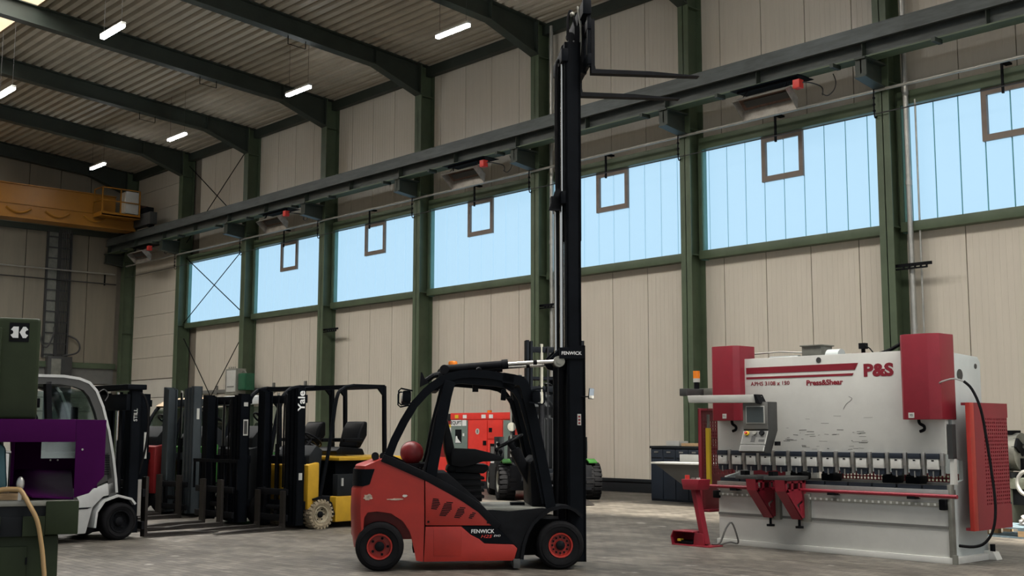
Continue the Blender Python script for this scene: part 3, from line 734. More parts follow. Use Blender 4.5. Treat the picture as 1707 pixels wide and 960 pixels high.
# overhead guard
outer = [(0.031,1.165),(0.097,1.345),(0.20,1.555),(0.306,1.735),(0.434,1.878),(0.520,1.950),(0.611,2.009),(0.715,2.050),(0.826,2.074),(0.969,2.083),(1.13,2.072),(1.282,2.049),(1.40,2.030),(1.490,2.006),(1.535,1.965),(1.565,1.90),(1.64,1.60),(1.708,1.30),(1.775,0.97),(1.835,0.641)]
gd = None
for s, (y0, y1) in enumerate(both(0.05, 0.15)):
    g = B().strip(outer[:13], 0.085, 'y', y0, y1, shift=0.042).strip(outer[11:], 0.105, 'y', y0, y1, shift=0.048)
    g.strip([(1.28,1.93),(1.40,1.86),(1.47,1.76),(1.53,1.55),(1.62,1.2),(1.72,0.68)], 0.05, 'y', y0+0.02, y1-0.02)
    g.strip([(0.50,1.90),(0.68,1.955),(0.83,1.970),(1.22,1.940),(1.40,1.90)], 0.07, 'y', y0+0.02, y1-0.01)
    g.build('guard_side_frame', BLACK, fk, smooth=True)
    B().strip([(0.715,1.96),(0.675,1.80),(0.60,1.40),(0.545,1.10),(0.520,0.93)], 0.115, 'y', y0-0.012, y1).build('rear_pillar', BLACK, fk, bevel=0.01)
    B().strip([(0.645,1.85),(0.60,1.68),(0.555,1.5),(0.50,1.2),(0.44,0.99)], 0.025, 'y', y0+0.01, y1).build('pillar_seal', RUBBER, fk)
    B().strip([(0.015,1.158),(0.10,1.125),(0.504,0.948),(0.74,0.822),(0.883,0.735),(1.04,0.63),(1.231,0.44)], 0.082, 'y', y0-0.028, y1).build('lower_frame', BLACKM, fk, bevel=0.008)
    B().cyl((1.02, y0, 2.07), (1.02, y0+0.05, 2.085), 0.03, n=10).build('frame_lug', BLACKM, fk)
    # work lamps front and rear
    for (lx, lz, dx) in ((1.62, 1.80, 1), (0.26, 1.79, -1)):
        yy0 = y0-0.05 if s == 0 else y1+0.05
        L = B().box(lx-0.045, lx+0.045, yy0-0.06, yy0+0.06, lz-0.065, lz+0.065).build('work_lamp', BLACK, fk, bevel=0.025)
        B().strip([(lx-dx*0.08,lz-0.06),(lx+dx*0.06,lz-0.085),(lx+dx*0.085,lz-0.06),(lx+dx*0.085,lz+0.06),(lx+dx*0.06,lz+0.085),(lx-dx*0.06,lz+0.06)], 0.016, 'y', yy0-0.07, yy0-0.055).build('lamp_guard', BLACK, L)
        B().cyl((lx+dx*0.044, yy0, lz), (lx+dx*0.052, yy0, lz), 0.045, n=14).build('lens', LGREY, L)
for k in range(6):
    x0 = 0.62+0.14*k
    B().box(x0-0.018, x0+0.018, 0.14, W-0.14, 1.985, 2.045).build('roof_bar', BLACKM, fk)
B().box(1.44, 1.50, 0.1, W-0.1, 1.92, 1.99).build('front_crossbar', BLACK, fk); B().box(0.52, 0.60, 0.1, W-0.1, 1.86, 1.93).build('rear_crossbar', BLACK, fk)
B().box(0.98, 1.04, 0.40, 0.50, 1.86, 1.99).build('radio_bracket', BLACKM, fk)
# beacon, horn
bc = B().cyl((0.77, 0.58, 2.06), (0.77, 0.58, 2.10), 0.05, n=16).build('beacon_base', BLACK, fk)
B().lathe([(0.001,2.205),(0.043,2.20),(0.052,2.18),(0.048,2.15),(0.052,2.10),(0.001,2.10)], (0.77,0.58,0), (0,0,1), 20).build('beacon_lens', ORANGE, bc, smooth=True)
B().prism([(0.40,1.90),(0.50,1.95),(0.45,2.00),(0.425,2.06),(0.41,2.06)], 'y', 0.26, 0.34).build('rear_bracket', BLACKM, fk)
B().tube([(0.45,0.4,1.96),(0.55,0.4,2.03),(0.66,0.45,2.06)], 0.03, 8).build('rear_hose', BLACKM, fk)
# top-mounted tilt cylinders
for yy in (0.24, W-0.24):
    t = B().cyl((0.66, yy, 2.095), (1.30, yy, 2.150), 0.042, n=16).cyl((1.28, yy, 2.148), (1.345, yy, 2.154), 0.052, n=16).build('tilt_cylinder', BLACKM, fk, smooth=True)
    B().cyl((1.34, yy, 2.153), (1.62, yy, 2.174), 0.022, n=14).cyl((1.66, yy, 2.176), (1.86, yy, 2.186), 0.022, n=14).build('rod', CHROME, t, smooth=True)
    B().cyl((1.62, yy, 2.174), (1.66, yy, 2.177), 0.026, n=12).build('rod_clamp', BLACKM, t)
    B().cyl((1.90, yy-0.05, 2.185), (1.90, yy+0.05, 2.185), 0.060, n=24).cyl((1.90, yy-0.058, 2.185), (1.90, yy+0.058, 2.185), 0.030, n=16).build('rod_eye', GREYM, t, smooth=True)
    B().cyl((0.66, yy-0.05, 2.09), (0.66, yy+0.05, 2.09), 0.05, n=16).build('rear_pivot', BLACKM, t)
    B().prism([(1.86,2.13),(1.80,2.215),(1.92,2.335),(2.18,2.345),(2.18,2.20),(2.02,2.19),(2.0,2.10)], 'y', yy+0.06 if yy < 0.5 else yy-0.10, yy+0.10 if yy < 0.5 else yy-0.06).build('mast_bracket', BLACK, fk)
B().box(1.975, 2.155, 0.285, 0.297, 2.215, 2.335).build('name_plate', BLACK, fk)
npt = text('brand_lettering', 'FENWICK', WHITE, fk, (2.030, 0.176, 2.272), (1,0,0), (0,0,1), 0.050, 0.014)
B().box(1.90, 2.165, 0.178, 0.20, 2.215, 2.335).build('name_plate', BLACK, fk)
# ---- mast
mt = bpy.data.objects.new('mast', None); COL.objects.link(mt); mt.parent = fk; mt.location = (0,0,0)
def rail_pair(name, x0, x1, ya, yb, z0, z1, m, lip=0.03):
    for s in (0, 1):
        y0, y1 = (ya, yb) if s == 0 else (W-yb, W-ya)
        b = B().box(x0, x1, y0 if s == 0 else y1-0.022, y0+0.022 if s == 0 else y1, z0, z1)
        b.box(x0, x0+lip, y0, y1, z0, z1).box(x1-lip, x1, y0, y1, z0, z1)
        b.build(name, m, mt)
rail_pair('outer_rail', 1.985, 2.185, 0.20, 0.31, 0.06, 2.36, BLACK)
rail_pair('middle_rail', 1.985, 2.150, 0.235, 0.34, 1.95, 4.10, BLACK)
rail_pair('inner_rail', 1.980, 2.160, 0.265, 0.37, 3.52, 5.78, BLACK)
B().box(1.94, 2.02, 0.24, W-0.24, 5.55, 5.70).build('crosshead', BLACK, mt, bevel=0.01)
B().box(1.93, 2.0, 0.24, W-0.24, 3.93, 4.07).build('crossbar', BLACK, mt, bevel=0.01)
B().box(1.93, 2.0, 0.20, W-0.20, 2.20, 2.34).build('crossbar', BLACK, mt, bevel=0.01)
B().box(1.93, 2.0, 0.20, W-0.20, 0.30, 0.50).build('crossbar', BLACK, mt, bevel=0.01)
B().box(1.83, 1.94, 0.30, 0.42, 3.88, 4.02).prism([(1.80,3.86),(1.94,3.86),(1.94,4.10),(1.88,4.10)], 'y', 0.30, 0.33).build('hose_bracket', BLACKM, mt)
for yy in (0.37, W-0.37):
    B().cyl((1.955, yy, 0.25), (1.955, yy, 3.95), 0.030, n=12).build('lift_cylinder', BLACK if False else CHROME, mt, smooth=True)
    B().cyl((1.965, yy, 3.9), (1.965, yy, 5.62), 0.020, n=12).build('lift_rod', CHROME, mt, smooth=True)
    B().cyl((2.02, yy+0.02, 2.3), (2.02, yy+0.02, 3.9), 0.018, n=10).build('lift_rod', CHROME, mt, smooth=True)
    B().cyl((1.955, yy, 0.3), (1.955, yy, 2.15), 0.045, n=12).build('cylinder_sleeve', BLACKM, mt, smooth=True)
    B().cyl((2.055, yy-0.06, 5.86), (2.055, yy-0.01, 5.86), 0.05, n=18).box(2.03, 2.08, yy-0.07, yy, 5.70, 5.86).build('chain_sheave', BLACKM, mt)
B().tube([(1.915,0.40,2.2),(1.91,0.40,3.6),(1.90,0.40,4.4),(1.90,0.41,5.4),(1.93,0.43,5.62),(1.97,0.45,5.5)], 0.016, 8).build('hose', RUBBER, mt, smooth=True)
B().tube([(1.93,0.46,2.2),(1.925,0.46,5.2),(1.94,0.47,5.55)], 0.014, 8).build('hose', RUBBER, mt, smooth=True)
for yy in (0.44, 0.72):
    ch = B()
    for k in range(60): ch.box(2.06-0.006, 2.06+0.006, yy-0.012, yy+0.012, 3.0+0.045*k, 3.0+0.045*k+0.034)
    ch.build('lift_chain', BLACKM, mt)
# carriage up at the top
cg = bpy.data.objects.new('carriage', None); COL.objects.link(cg); cg.parent = fk; cg.location = (0,0,0)
for z0, z1 in ((5.46, 5.58), (5.86, 5.98)):
    B().box(2.20, 2.245, 0.03, W-0.03, z0, z1).build('fork_bar', BLACK, cg, bevel=0.006)
for yy in (0.08, 0.36, W-0.36, W-0.08):
    B().box(2.205, 2.24, yy-0.035, yy+0.035, 5.44, 6.20).build('backrest_post', BLACK, cg, bevel=0.004)
B().box(2.15, 2.245, 0.02, W-0.02, 6.03, 6.19).build('backrest_top', BLACK, cg, bevel=0.006)
B().box(2.10, 2.20, 0.30, W-0.30, 5.44, 5.98).build('roller_block', BLACKM, cg)
B().tube([(2.12,0.45,5.55),(2.14,0.40,5.75),(2.13,0.38,5.95),(2.10,0.40,6.12),(2.07,0.42,6.20),(2.045,0.43,6.1),(2.04,0.43,5.86)], 0.016, 8).build('hose', RUBBER, cg, smooth=True)
B().tube([(2.15,0.33,5.5),(2.165,0.28,5.8),(2.16,0.26,6.0),(2.13,0.28,6.2)], 0.012, 8).build('hose', GREYM, cg, smooth=True)
B().ball((2.09,0.40,6.15), 0.03, 0.03, 0.03, 10, 6).build('hose_fitting', GREYM, cg)
fm = fork_mesh(1.22, 0.10, 0.042, 0.62, BLACKM)
for yy in (0.13, W-0.13): inst('fork', fm, cg, (2.25, yy, 5.37))
# sticker, mirrors
B().box(2.095, 2.135, 0.195, 0.20, 1.50, 1.62).build('warning_sticker', LGREY, fk)
st_ = B()
for k in range(3): st_.box(2.103, 2.127, 0.193, 0.196, 1.512+0.035*k, 1.532+0.035*k)
st_.build('warning_print', REDD, fk)
for (mx, my, mz, ln) in ((2.235, 0.14, 1.835, -0.10), (1.315, 0.42, 1.825, 0.10)):
    mb = B().prism([(mx-0.03,mz-0.055),(mx+0.025,mz-0.06),(mx+0.032,mz+0.055),(mx-0.02,mz+0.062)], 'y', my-0.03, my+0.03).build('mirror', MIRROR if mx > 2 else BLACK, fk, bevel=0.01)
    B().cyl((mx+ln, my+0.06, mz-0.03), (mx, my+0.01, mz-0.03), 0.007, n=6).build('mirror_arm', BLACKM, mb)
# gas bottle behind the seat
tk = B().lathe([(0.001,0.34),(0.05,0.345),(0.09,0.36),(0.118,0.40),(0.125,0.46),(0.125,0.90),(0.11,0.96),(0.06,1.0),(0.001,1.0)], (0.330,0,1.20), (0,1,0), 24).build('gas_bottle', REDD, fk, smooth=True)
B().lathe([(0.124,0.55),(0.128,0.56),(0.128,0.60),(0.124,0.61)], (0.330,0,1.20), (0,1,0), 24).build('bottle_strap', BLACKM, tk)
B().prism([(0.15,1.05),(0.50,1.05),(0.50,1.09),(0.15,1.09)], 'y', 0.25, W-0.2).build('bottle_cradle', BLACKM, fk)
# seat, armrest, steering
sp = B().prism([(0.70,1.00),(1.10,0.98),(1.155,1.02),(1.15,1.075),(0.95,1.09),(0.72,1.07)], 'y', 0.36, 0.84).build('seat', VINYL, fk, bevel=0.02)
B().prism([(0.735,1.05),(0.83,1.06),(0.76,1.36),(0.69,1.62),(0.655,1.70),(0.620,1.69),(0.64,1.50),(0.69,1.20)], 'y', 0.38, 0.82).build('backrest', VINYL, sp, bevel=0.025)
B().prism([(0.74,0.70),(1.09,0.68),(1.07,0.98),(0.72,1.0)], 'y', 0.40, 0.80).build('suspension', VINYL, sp, bevel=0.02)
for k in range(4): B().box(0.71, 1.11, 0.385, 0.815, 0.72+0.065*k, 0.75+0.065*k).build('bellows_fold', RUBBER, sp, bevel=0.008)
B().prism([(0.74,1.22),(0.78,1.255),(1.0,1.245),(1.15,1.21),(1.29,1.165),(1.31,1.14),(1.28,1.115),(1.08,1.11),(0.98,1.075),(0.86,1.05),(0.745,1.07)], 'y', 0.29, 0.37).build('armrest', VINYL, sp, bevel=0.015)
for (lx, lz) in ((1.235, 1.235), (1.28, 1.215)): B().cyl((lx, 0.33, 1.16), (lx, 0.33, lz), 0.008, n=6).ball((lx, 0.33, lz), 0.022, 0.022, 0.026, 10, 6).build('control_lever', BLACKM, sp)
B().box(0.80, 0.86, 0.34, 0.38, 1.0, 1.12).build('belt_buckle', BLACKM, sp)
cl = B().bar((1.72, 0.58, 0.72), (1.45, 0.58, 1.24), 0.16, 0.11).bar((1.46, 0.58, 1.22), (1.39, 0.58, 1.31), 0.07, 0.06).build('steering_column', BLACKM, fk, bevel=0.02)
ax = Vector((-0.48, 0, 0.88)).normalized(); o_ = Vector((1.405, 0.58, 1.325)); e1 = Vector((0.88, 0, 0.48)).normalized(); e2 = Vector((0, 1, 0))
B().tube([o_+(e1*cos(2*pi*k/28)+e2*sin(2*pi*k/28))*0.15 for k in range(28)], 0.014, 8, True).build('steering_wheel', VINYL, cl, smooth=True)
sw = B()
for k in range(3): sw.bar(o_, o_+(e1*cos(2*pi*k/3+0.3)+e2*sin(2*pi*k/3+0.3))*0.15, 0.03, 0.012)
sw.cyl(o_-ax*0.03, o_+ax*0.012, 0.035, n=12).cyl(o_-e1*0.13+ax*0.0, o_-e1*0.13+ax*0.05, 0.02, n=10).build('wheel_spoke', BLACKM, cl)
B().prism([(1.60,0.64),(1.80,0.64),(1.74,1.05),(1.66,1.18),(1.58,1.10)], 'y', 0.2, W-0.2).build('dashboard', BLACKM, fk, bevel=0.02)
B().box(1.40, 1.55, 0.42, 0.55, 0.64, 0.67).build('pedal', BLACKM, fk)

# ================================================================== press brake (parallel with the wall)
pb = thing('press_brake', 'white and maroon hydraulic press brake with swing-arm control panel', 'press brake', (-9.72, 12.41, 0))
LW = 3.18
B().box(-0.02, LW+0.05, -0.03, 0.75, 0.0, 0.07).build('plinth', PWHITE, pb, bevel=0.006)
bed = B().box(0, LW, 0, 0.10, 0.07, 0.70).build('bed', PWHITE, pb, bevel=0.006)
B().box(0, LW, -0.012, 0.0, 0.375, 0.405).build('groove_rail', MGREY, bed)
B().box(0.02, LW-0.03, -0.03, 0.0, 0.615, 0.655).build('rule_rail', GREYM, bed)
tm = B()
for k in range(40): tm.box(0.08+k*0.077, 0.105+k*0.077, -0.033, -0.03, 0.622, 0.648)
tm.build('rule_mark', LGREY, bed)
B().box(LW-0.10, LW-0.02, -0.07, 0.02, 0.58, 0.70).build('end_stop', BLACKM, bed, bevel=0.015); B().box(-0.06, 0.03, -0.05, 0.02, 0.58, 0.68).build('end_stop', BLACKM, bed, bevel=0.015)
B().box(0.0, LW, -0.03, 0.14, 0.70, 0.80).build('die_holder', STEEL, bed, bevel=0.004)
dm = B().box(0.0, 0.29, 0.02, 0.10, 0.80, 0.845).mesh('die_block', NAVY)
for k in range(10): inst('die_block', dm, bed, (0.02+k*0.315, 0, 0))
rb = B().cyl((-0.12, -0.10, 0.735), (LW+0.14, -0.10, 0.735), 0.022, n=12).build('guard_rod', MAROON, bed, smooth=True)
for xx in (0.32, 1.75, LW-0.4): B().box(xx-0.05, xx+0.05, -0.12, 0.0, 0.69, 0.72).build('rod_bracket', BLACKM, bed)
# frames behind
for x0 in (0.02, LW-0.06):
    B().prism([(0.10,0.07),(0.10,0.86),(0.34,0.90),(0.34,1.12),(0.14,1.15),(0.14,2.33),(0.80,2.30),(0.86,2.24),(0.86,0.07)], 'x', x0, x0+0.05).build('side_frame', PGREY, pb, bevel=0.006)
B().box(0.1, LW-0.1, 0.80, 0.86, 0.95, 2.2).build('back_plate', PGREY, pb)
hs = B()
for (yy, zz, r_) in ((0.36, 2.08, 0.065), (0.74, 2.19, 0.03)): hs.cyl((LW-0.015, yy, zz), (LW-0.005, yy, zz), r_, n=20)
hs.build('frame_hole', DGREY, pb)
# ram
ram = B().box(0.0, LW-0.02, 0.0, 0.08, 1.19, 2.36).build('ram', PWHITE, pb, bevel=0.006)
B().box(0.48, 2.055, -0.003, 0.0, 2.165, 2.245).prism([(2.05,2.165),(2.055,2.165),(2.10,2.245),(2.05,2.245)], 'y', -0.003, 0.0).build('stripe', MAROON, ram)
B().box(0.48, 2.02, -0.003, 0.0, 2.098, 2.125).prism([(2.015,2.098),(2.02,2.098),(2.035,2.125),(2.015,2.125)], 'y', -0.003, 0.0).build('stripe', MAROON, ram)
text('logo_lettering', 'P&S', MAROON, ram, (2.36, -0.002, 2.145), (1,0,0), (0,0,1), 0.195, 0.05, sx=1.25)
text('model_lettering', 'APHS 3108 x 150', MAROON, ram, (0.84, -0.002, 2.035), (1,0,0), (0,0,1), 0.068, 0.014, sx=1.2)
text('name_lettering', 'Press&Shear', MAROON, ram, (1.63, -0.002, 2.025), (1,0,0), (0,0,1), 0.088, 0.035, sx=1.15)
B().cyl((1.56, -0.004, 2.30), (1.56, 0.01, 2.30), 0.035, n=18).build('bolt_hole', DGREY, ram)
rnd = random.Random(4); sm_ = B()
for k in range(46):
    xx = 1.0+rnd.random()*1.2; zz = 1.22+abs(rnd.gauss(0, 0.16)); ln = rnd.uniform(0.015, 0.12)
    sm_.bar((xx, -0.0008, zz), (xx+ln, -0.0008, zz+rnd.uniform(-0.004, 0.004)), 0.0016, rnd.uniform(0.003, 0.008))
sm_.build('scuff_mark', MGREY, ram)
B().tube([(1.88,-0.001,1.70),(1.92,-0.001,1.76),(1.98,-0.001,1.80),(2.0,-0.001,1.83),(1.96,-0.001,1.85)], 0.003, 5).build('scuff_mark', MGREY, ram)
# tool clamps along the ram
cm_ = B().box(0.0, 0.135, -0.045, 0.03, 1.02, 1.135); cmesh = cm_.mesh('tool_clamp', PWHITE, bevel=0.006)
cup = B().box(-0.01, 0.145, -0.05, 0.05, 1.135, 1.195).mesh('clamp_top', NAVY, bevel=0.006)
cdn = B().prism([(0.0,1.02),(0.135,1.02),(0.13,0.96),(0.115,0.945),(0.02,0.945),(0.005,0.96)], 'y', -0.03, 0.035).mesh('tool_holder', NAVY)
wdg = B().box(0.150, 0.190, -0.035, 0.02, 1.06, 1.205).mesh('clamp_spacer', STEEL, bevel=0.004)
pn = B().box(0.155, 0.185, -0.02, 0.02, 0.955, 1.06).mesh('clamp_pin', STEEL)
tp = B().box(0.063, 0.075, -0.04, -0.02, 0.93, 1.0).mesh('punch_pin', STEEL)
nk = B().box(0.055, 0.085, -0.047, -0.045, 1.11, 1.125).mesh('clamp_slot', BLACKM)
for k in range(14):
    x0 = 0.03+k*0.2245
    o = inst('tool_clamp', cmesh, ram, (x0, 0, 0))
    inst('clamp_top', cup, ram, (x0, 0, 0)); inst('tool_holder', cdn, ram, (x0, 0, 0)); inst('clamp_spacer', wdg, ram, (x0, 0, 0)); inst('clamp_pin', pn, ram, (x0, 0, 0)); inst('punch_pin', tp, ram, (x0, 0, 0)); inst('clamp_slot', nk, ram, (x0, 0, 0))
# rear perforated guard and back gauge seen under the ram
def perforated(b, u0, u1, v0, v1, hs_, nu, nv, mk):
    # sheet of real square holes: bars between the holes
    du = (u1-u0)/nu; dv = (v1-v0)/nv
    for j in range(nv+1):
        vc = v0+j*dv; a = max(v0, vc-(dv-hs_)/2); c_ = min(v1, vc+(dv-hs_)/2); mk(b, u0, u1, a, c_)
    for i in range(nu+1):
        uc = u0+i*du; a = max(u0, uc-(du-hs_)/2); c_ = min(u1, uc+(du-hs_)/2)
        for j in range(nv): mk(b, a, c_, v0+j*dv+(dv-hs_)/2-0.0005, v0+(j+1)*dv-(dv-hs_)/2+0.0005)
rg_ = B(); perforated(rg_, 1.1, LW-0.15, 0.80, 1.06, 0.026, 40, 6, lambda b, a, c_, e, g: b.box(a, c_, 0.95, 0.955, e, g))
rg_.build('rear_guard', MAROON, pb)
B().box(0.1, 0.62, 0.62, 0.66, 0.84, 1.15).build('rear_cover', MAROON, pb); B().box(0.62, 1.10, 0.60, 0.64, 0.82, 1.15).build('rear_cover', LGREY, pb)
for xx in (1.0, 1.45, 2.28, 2.58): B().box(xx-0.09, xx+0.09, 0.28, 0.48, 0.84, 0.93).box(xx-0.03, xx+0.03, 0.2, 0.5, 0.93, 0.96).build('gauge_finger', BLACKM, pb, bevel=0.015)
B().box(0.2, LW-0.2, 0.45, 0.5, 0.80, 0.86).build('gauge_beam', STEEL, pb)
# cylinder hoods
def hood(x0, x1, ch=0.06):
    o = B().prism([(x0,0.22),(x0,-0.13),(x0+0.04,-0.17),(x1-ch,-0.17),(x1,-0.10),(x1,0.22)], 'z', 1.573, 2.53).build('cylinder_hood', MAROON, pb, bevel=0.008)
    return o
h1 = hood(0.03, 0.455); h2 = hood(LW-0.455, LW+0.005, 0.11)
B().box(0.22, 0.28, -0.175, -0.168, 1.60, 1.66).build('rating_label', LGREY, h1); B().box(LW-0.36, LW-0.29, -0.175, -0.168, 1.59, 1.65).build('rating_label', LGREY, h2)
text('label_lettering', 'Y2', BLACKM, h2, (LW-0.325, -0.176, 1.62), (1,0,0), (0,0,1), 0.035)
text('label_lettering', 'Y1', BLACKM, h1, (0.25, -0.176, 1.63), (1,0,0), (0,0,1), 0.035)
for xx in (0.28, LW-0.30):
    B().tube([(xx,-0.06,1.575),(xx+0.01,-0.06,1.53),(xx+0.06,-0.06,1.50),(xx+0.06,-0.06,1.46),(xx+0.01,-0.06,1.44)], 0.018, 8).build('hood_hook', BLACKM, pb)
# hydraulics on top
hb = B().box(1.12, 1.40, 0.30, 0.55, 2.33, 2.50).box(1.10, 1.42, 0.28, 0.57, 2.50, 2.515).build('valve_block', GREYM, pb, bevel=0.005)
B().cyl((1.48, 0.35, 2.36), (1.66, 0.35, 2.36), 0.09, n=18).build('pump_motor', PGREY, pb, smooth=True)
B().cyl((0.62, 0.35, 2.33), (1.05, 0.35, 2.33), 0.07, n=18).build('pump_motor', PGREY, pb, smooth=True)
B().tube([(0.3,0.3,2.44),(0.8,0.3,2.45),(1.2,0.32,2.42)], 0.010, 6).build('pressure_line', STEEL, pb)
B().box(1.94, 2.02, 0.28, 0.36, 2.43, 2.50).cyl((1.98,0.32,2.36), (1.98,0.32,2.43), 0.025, n=10).build('solenoid', BLACKM, pb)
B().box(1.86, 2.10, 0.25, 0.45, 2.33, 2.38).build('manifold', MAROON, pb)
B().tube([(2.02,0.3,2.47),(2.08,0.3,2.43),(2.14,0.3,2.36)], 0.008, 6).build('solenoid_cable', BLACKM, pb)
B().tube([(2.2,0.3,2.36),(2.35,0.3,2.40),(2.55,0.3,2.49),(2.63,0.3,2.48),(2.66,0.3,2.36)], 0.022, 8).build('hydraulic_hose', RUBBER, pb, smooth=True)
# left perforated door
ld = bpy.data.objects.new('side_door', None); COL.objects.link(ld); ld.parent = pb; ld.location = (0,0,0)
b = B(); XD = -0.40
perforated(b, 0.02, 0.74, 0.86, 1.58, 0.032, 14, 16, lambda bb_, a, c_, e, g: bb_.box(XD, XD+0.02, a+0.1, c_+0.1, e, g))
b.build('perforated_sheet', MAROON, ld)
B().box(XD, XD+0.02, 0.12, 0.84, 0.40, 0.86).build('door_sheet', MAROON, ld); B().box(XD, XD+0.02, 0.12, 0.84, 1.58, 1.72).build('door_sheet', MAROON, ld)
B().box(XD, XD+0.05, 0.10, 0.16, 0.38, 1.74).box(XD, XD+0.03, 0.80, 0.84, 0.40, 1.72).box(XD, XD+0.16, 0.10, 0.84, 1.71, 1.74).box(XD, XD+0.16, 0.10, 0.84, 0.38, 0.41).build('door_frame', MAROON, ld, bevel=0.004)
B().box(XD+0.09, XD+0.15, 0.14, 0.18, 0.72, 1.48).build('light_curtain', YELL2, ld)
B().cyl((XD+0.12, 0.16, 1.48), (XD+0.12, 0.16, 1.66), 0.02, n=8).build('curtain_mount', GREYM, ld)
# right perforated door, swung out
rd_ = bpy.data.objects.new('side_door', None); COL.objects.link(rd_); rd_.parent = pb; rd_.location = (LW+0.16, 0.12, 0)
rd_.rotation_euler = (0,0,radians(0))
B().box(0.0, 0.05, 0.0, 0.10, 0.36, 1.76).build('door_frame', mat('press_red_edge', (0.42,0.03,0.02), 0.42), rd_, bevel=0.004)
b = B(); perforated(b, 0.30, 0.88, 0.62, 1.60, 0.020, 12, 24, lambda bb_, a, c_, e, g: bb_.box(0.03, 0.05, a, c_, e, g))
b.build('perforated_sheet', MAROON, rd_)
B().box(0.03, 0.05, 0.10, 0.90, 0.36, 0.62).box(0.03, 0.05, 0.10, 0.90, 1.60, 1.76).box(0.03, 0.05, 0.10, 0.30, 0.62, 1.60).build('door_sheet', MAROON, rd_)
B().box(-0.09, 0.03, 0.85, 0.90, 0.36, 1.76).box(-0.06, 0.03, 0.02, 0.90, 0.36, 0.39).box(-0.06, 0.03, 0.02, 0.90, 1.73, 1.76).box(0.0, 0.012, 0.05, 0.86, 0.38, 1.74).build('door_sheet', MAROON, rd_)
B().box(LW-0.01, LW+0.05, 0.02, 0.10, 1.14, 1.52).build('column_edge', DGREY, pb)
B().box(LW-0.02, LW+0.03, -0.02, 0.05, 0.05, 0.86).build('column_edge', GREYM, pb, bevel=0.008)
B().box(LW+0.02, LW+0.07, -0.04, 0.0, 0.0, 0.10).build('column_edge', GREYM, pb)
B().prism([(0.02,0.86),(0.10,0.86),(0.10,1.15),(0.04,1.15)], 'x', LW+0.0, LW+0.05).build('column_edge', PWHITE, pb)
# black cable hanging on the right
B().tube([(LW-0.06,-0.06,1.985),(LW-0.02,-0.10,1.97),(LW+0.02,-0.10,1.99),(LW+0.12,-0.03,2.02),(LW+0.20,0.04,1.99)], 0.010, 6).build('air_line', STEEL, pb, smooth=True)
B().tube([(LW+0.20,0.04,1.99),(LW+0.28,0.06,1.90),(LW+0.36,0.08,1.68),(LW+0.40,0.10,1.35),(LW+0.43,0.12,1.0),(LW+0.455,0.12,0.65),(LW+0.43,0.10,0.40),(LW+0.34,0.08,0.25),(LW+0.22,0.06,0.20),(LW+0.06,0.05,0.20)], 0.016, 8).build('power_cable', RUBBER, pb, smooth=True)
# front support arms
for xx in (0.78, 1.20):
    a = bpy.data.objects.new('support_arm', None); COL.objects.link(a); a.parent = pb; a.location = (xx, 0, 0)
    # side plate with slots, reaching forward
    def plate(x0):
        b = B()
        b.strip([(-0.44,0.835),(-0.04,0.835)], 0.03, 'x', x0, x0+0.012)
        b.strip([(-0.435,0.85),(-0.42,0.74),(-0.10,0.40)], 0.05, 'x', x0, x0+0.012)
        b.strip([(-0.06,0.85),(-0.06,0.42)], 0.07, 'x', x0, x0+0.012)
        b.strip([(-0.42,0.73),(-0.06,0.73)], 0.035, 'x', x0, x0+0.012)
        b.strip([(-0.30,0.84),(-0.30,0.73)], 0.04, 'x', x0, x0+0.012); b.strip([(-0.16,0.84),(-0.16,0.73)], 0.03, 'x', x0, x0+0.012)
        b.prism([(-0.40,0.725),(-0.08,0.725),(-0.08,0.62),(-0.24,0.55)], 'x', x0, x0+0.010)
        b.prism([(-0.16,0.55),(-0.06,0.60),(-0.06,0.40),(-0.12,0.40)], 'x', x0, x0+0.010)
        return b
    plate(0.0).build('side_plate', MAROON, a); plate(0.13).build('side_plate', MAROON, a)
    B().strip([(-0.455,0.86),(-0.44,0.73),(-0.11,0.385)], 0.012, 'x', 0.0, 0.142).build('front_plate', MAROON, a)
    B().box(-0.16, 0.16, -0.46, 0.02, 0.855, 0.90).build('table_plate', DGREY, a, bevel=0.006)
    B().cyl((0.07,-0.07,0.40), (0.07,-0.07,0.28), 0.016, n=10).cyl((0.07,-0.07,0.30), (0.07,-0.07,0.275), 0.05, n=16).build('adjuster', BLACKM, a)
    B().box(0.08, 0.20, -0.06, 0.0, 0.36, 0.69).build('slide_carriage', GREYM, a, bevel=0.008)
    B().box(-0.20, -0.13, -0.30, -0.2, 0.88, 0.95).build('stop_block', BLACKM, a)
# swing arm and control panel
sa = bpy.data.objects.new('control_arm', None); COL.objects.link(sa); sa.parent = pb; sa.location = (0,0,0)
B().box(-0.30, 0.06, -0.05, 0.07, 1.90, 2.0).build('boom', GREYM, sa, bevel=0.006)
B().box(-0.30, -0.18, -0.40, 0.07, 1.895, 1.99).build('boom', DGREY, sa, bevel=0.01)
B().prism([(-0.12,1.895),(-0.10,1.80),(0.96,1.785),(0.93,1.885)], 'y', -0.46, -0.34).build('boom', LGREY, sa, bevel=0.008)
B().prism([(0.93,1.888),(0.96,1.888),(1.02,1.78),(0.985,1.77),(0.955,1.785)], 'y', -0.47, -0.33).build('boom_cap', BLACKM, sa)
B().cyl((-0.26,-0.09,1.98), (-0.26,-0.09,2.08), 0.035, n=12).build('lamp_foot', BLACKM, sa)
B().cyl((-0.26,-0.09,2.08), (-0.26,-0.09,2.13), 0.045, n=14).build('beacon_white', LGREY, sa); B().cyl((-0.26,-0.09,2.13), (-0.26,-0.09,2.23), 0.045, n=14).build('beacon_amber', ORANGE, sa)
cp = bpy.data.objects.new('control_panel', None); COL.objects.link(cp); cp.parent = pb; cp.location = (0.64, -0.46, 0.37); cp.scale = (0.96, 0.9, 0.83)
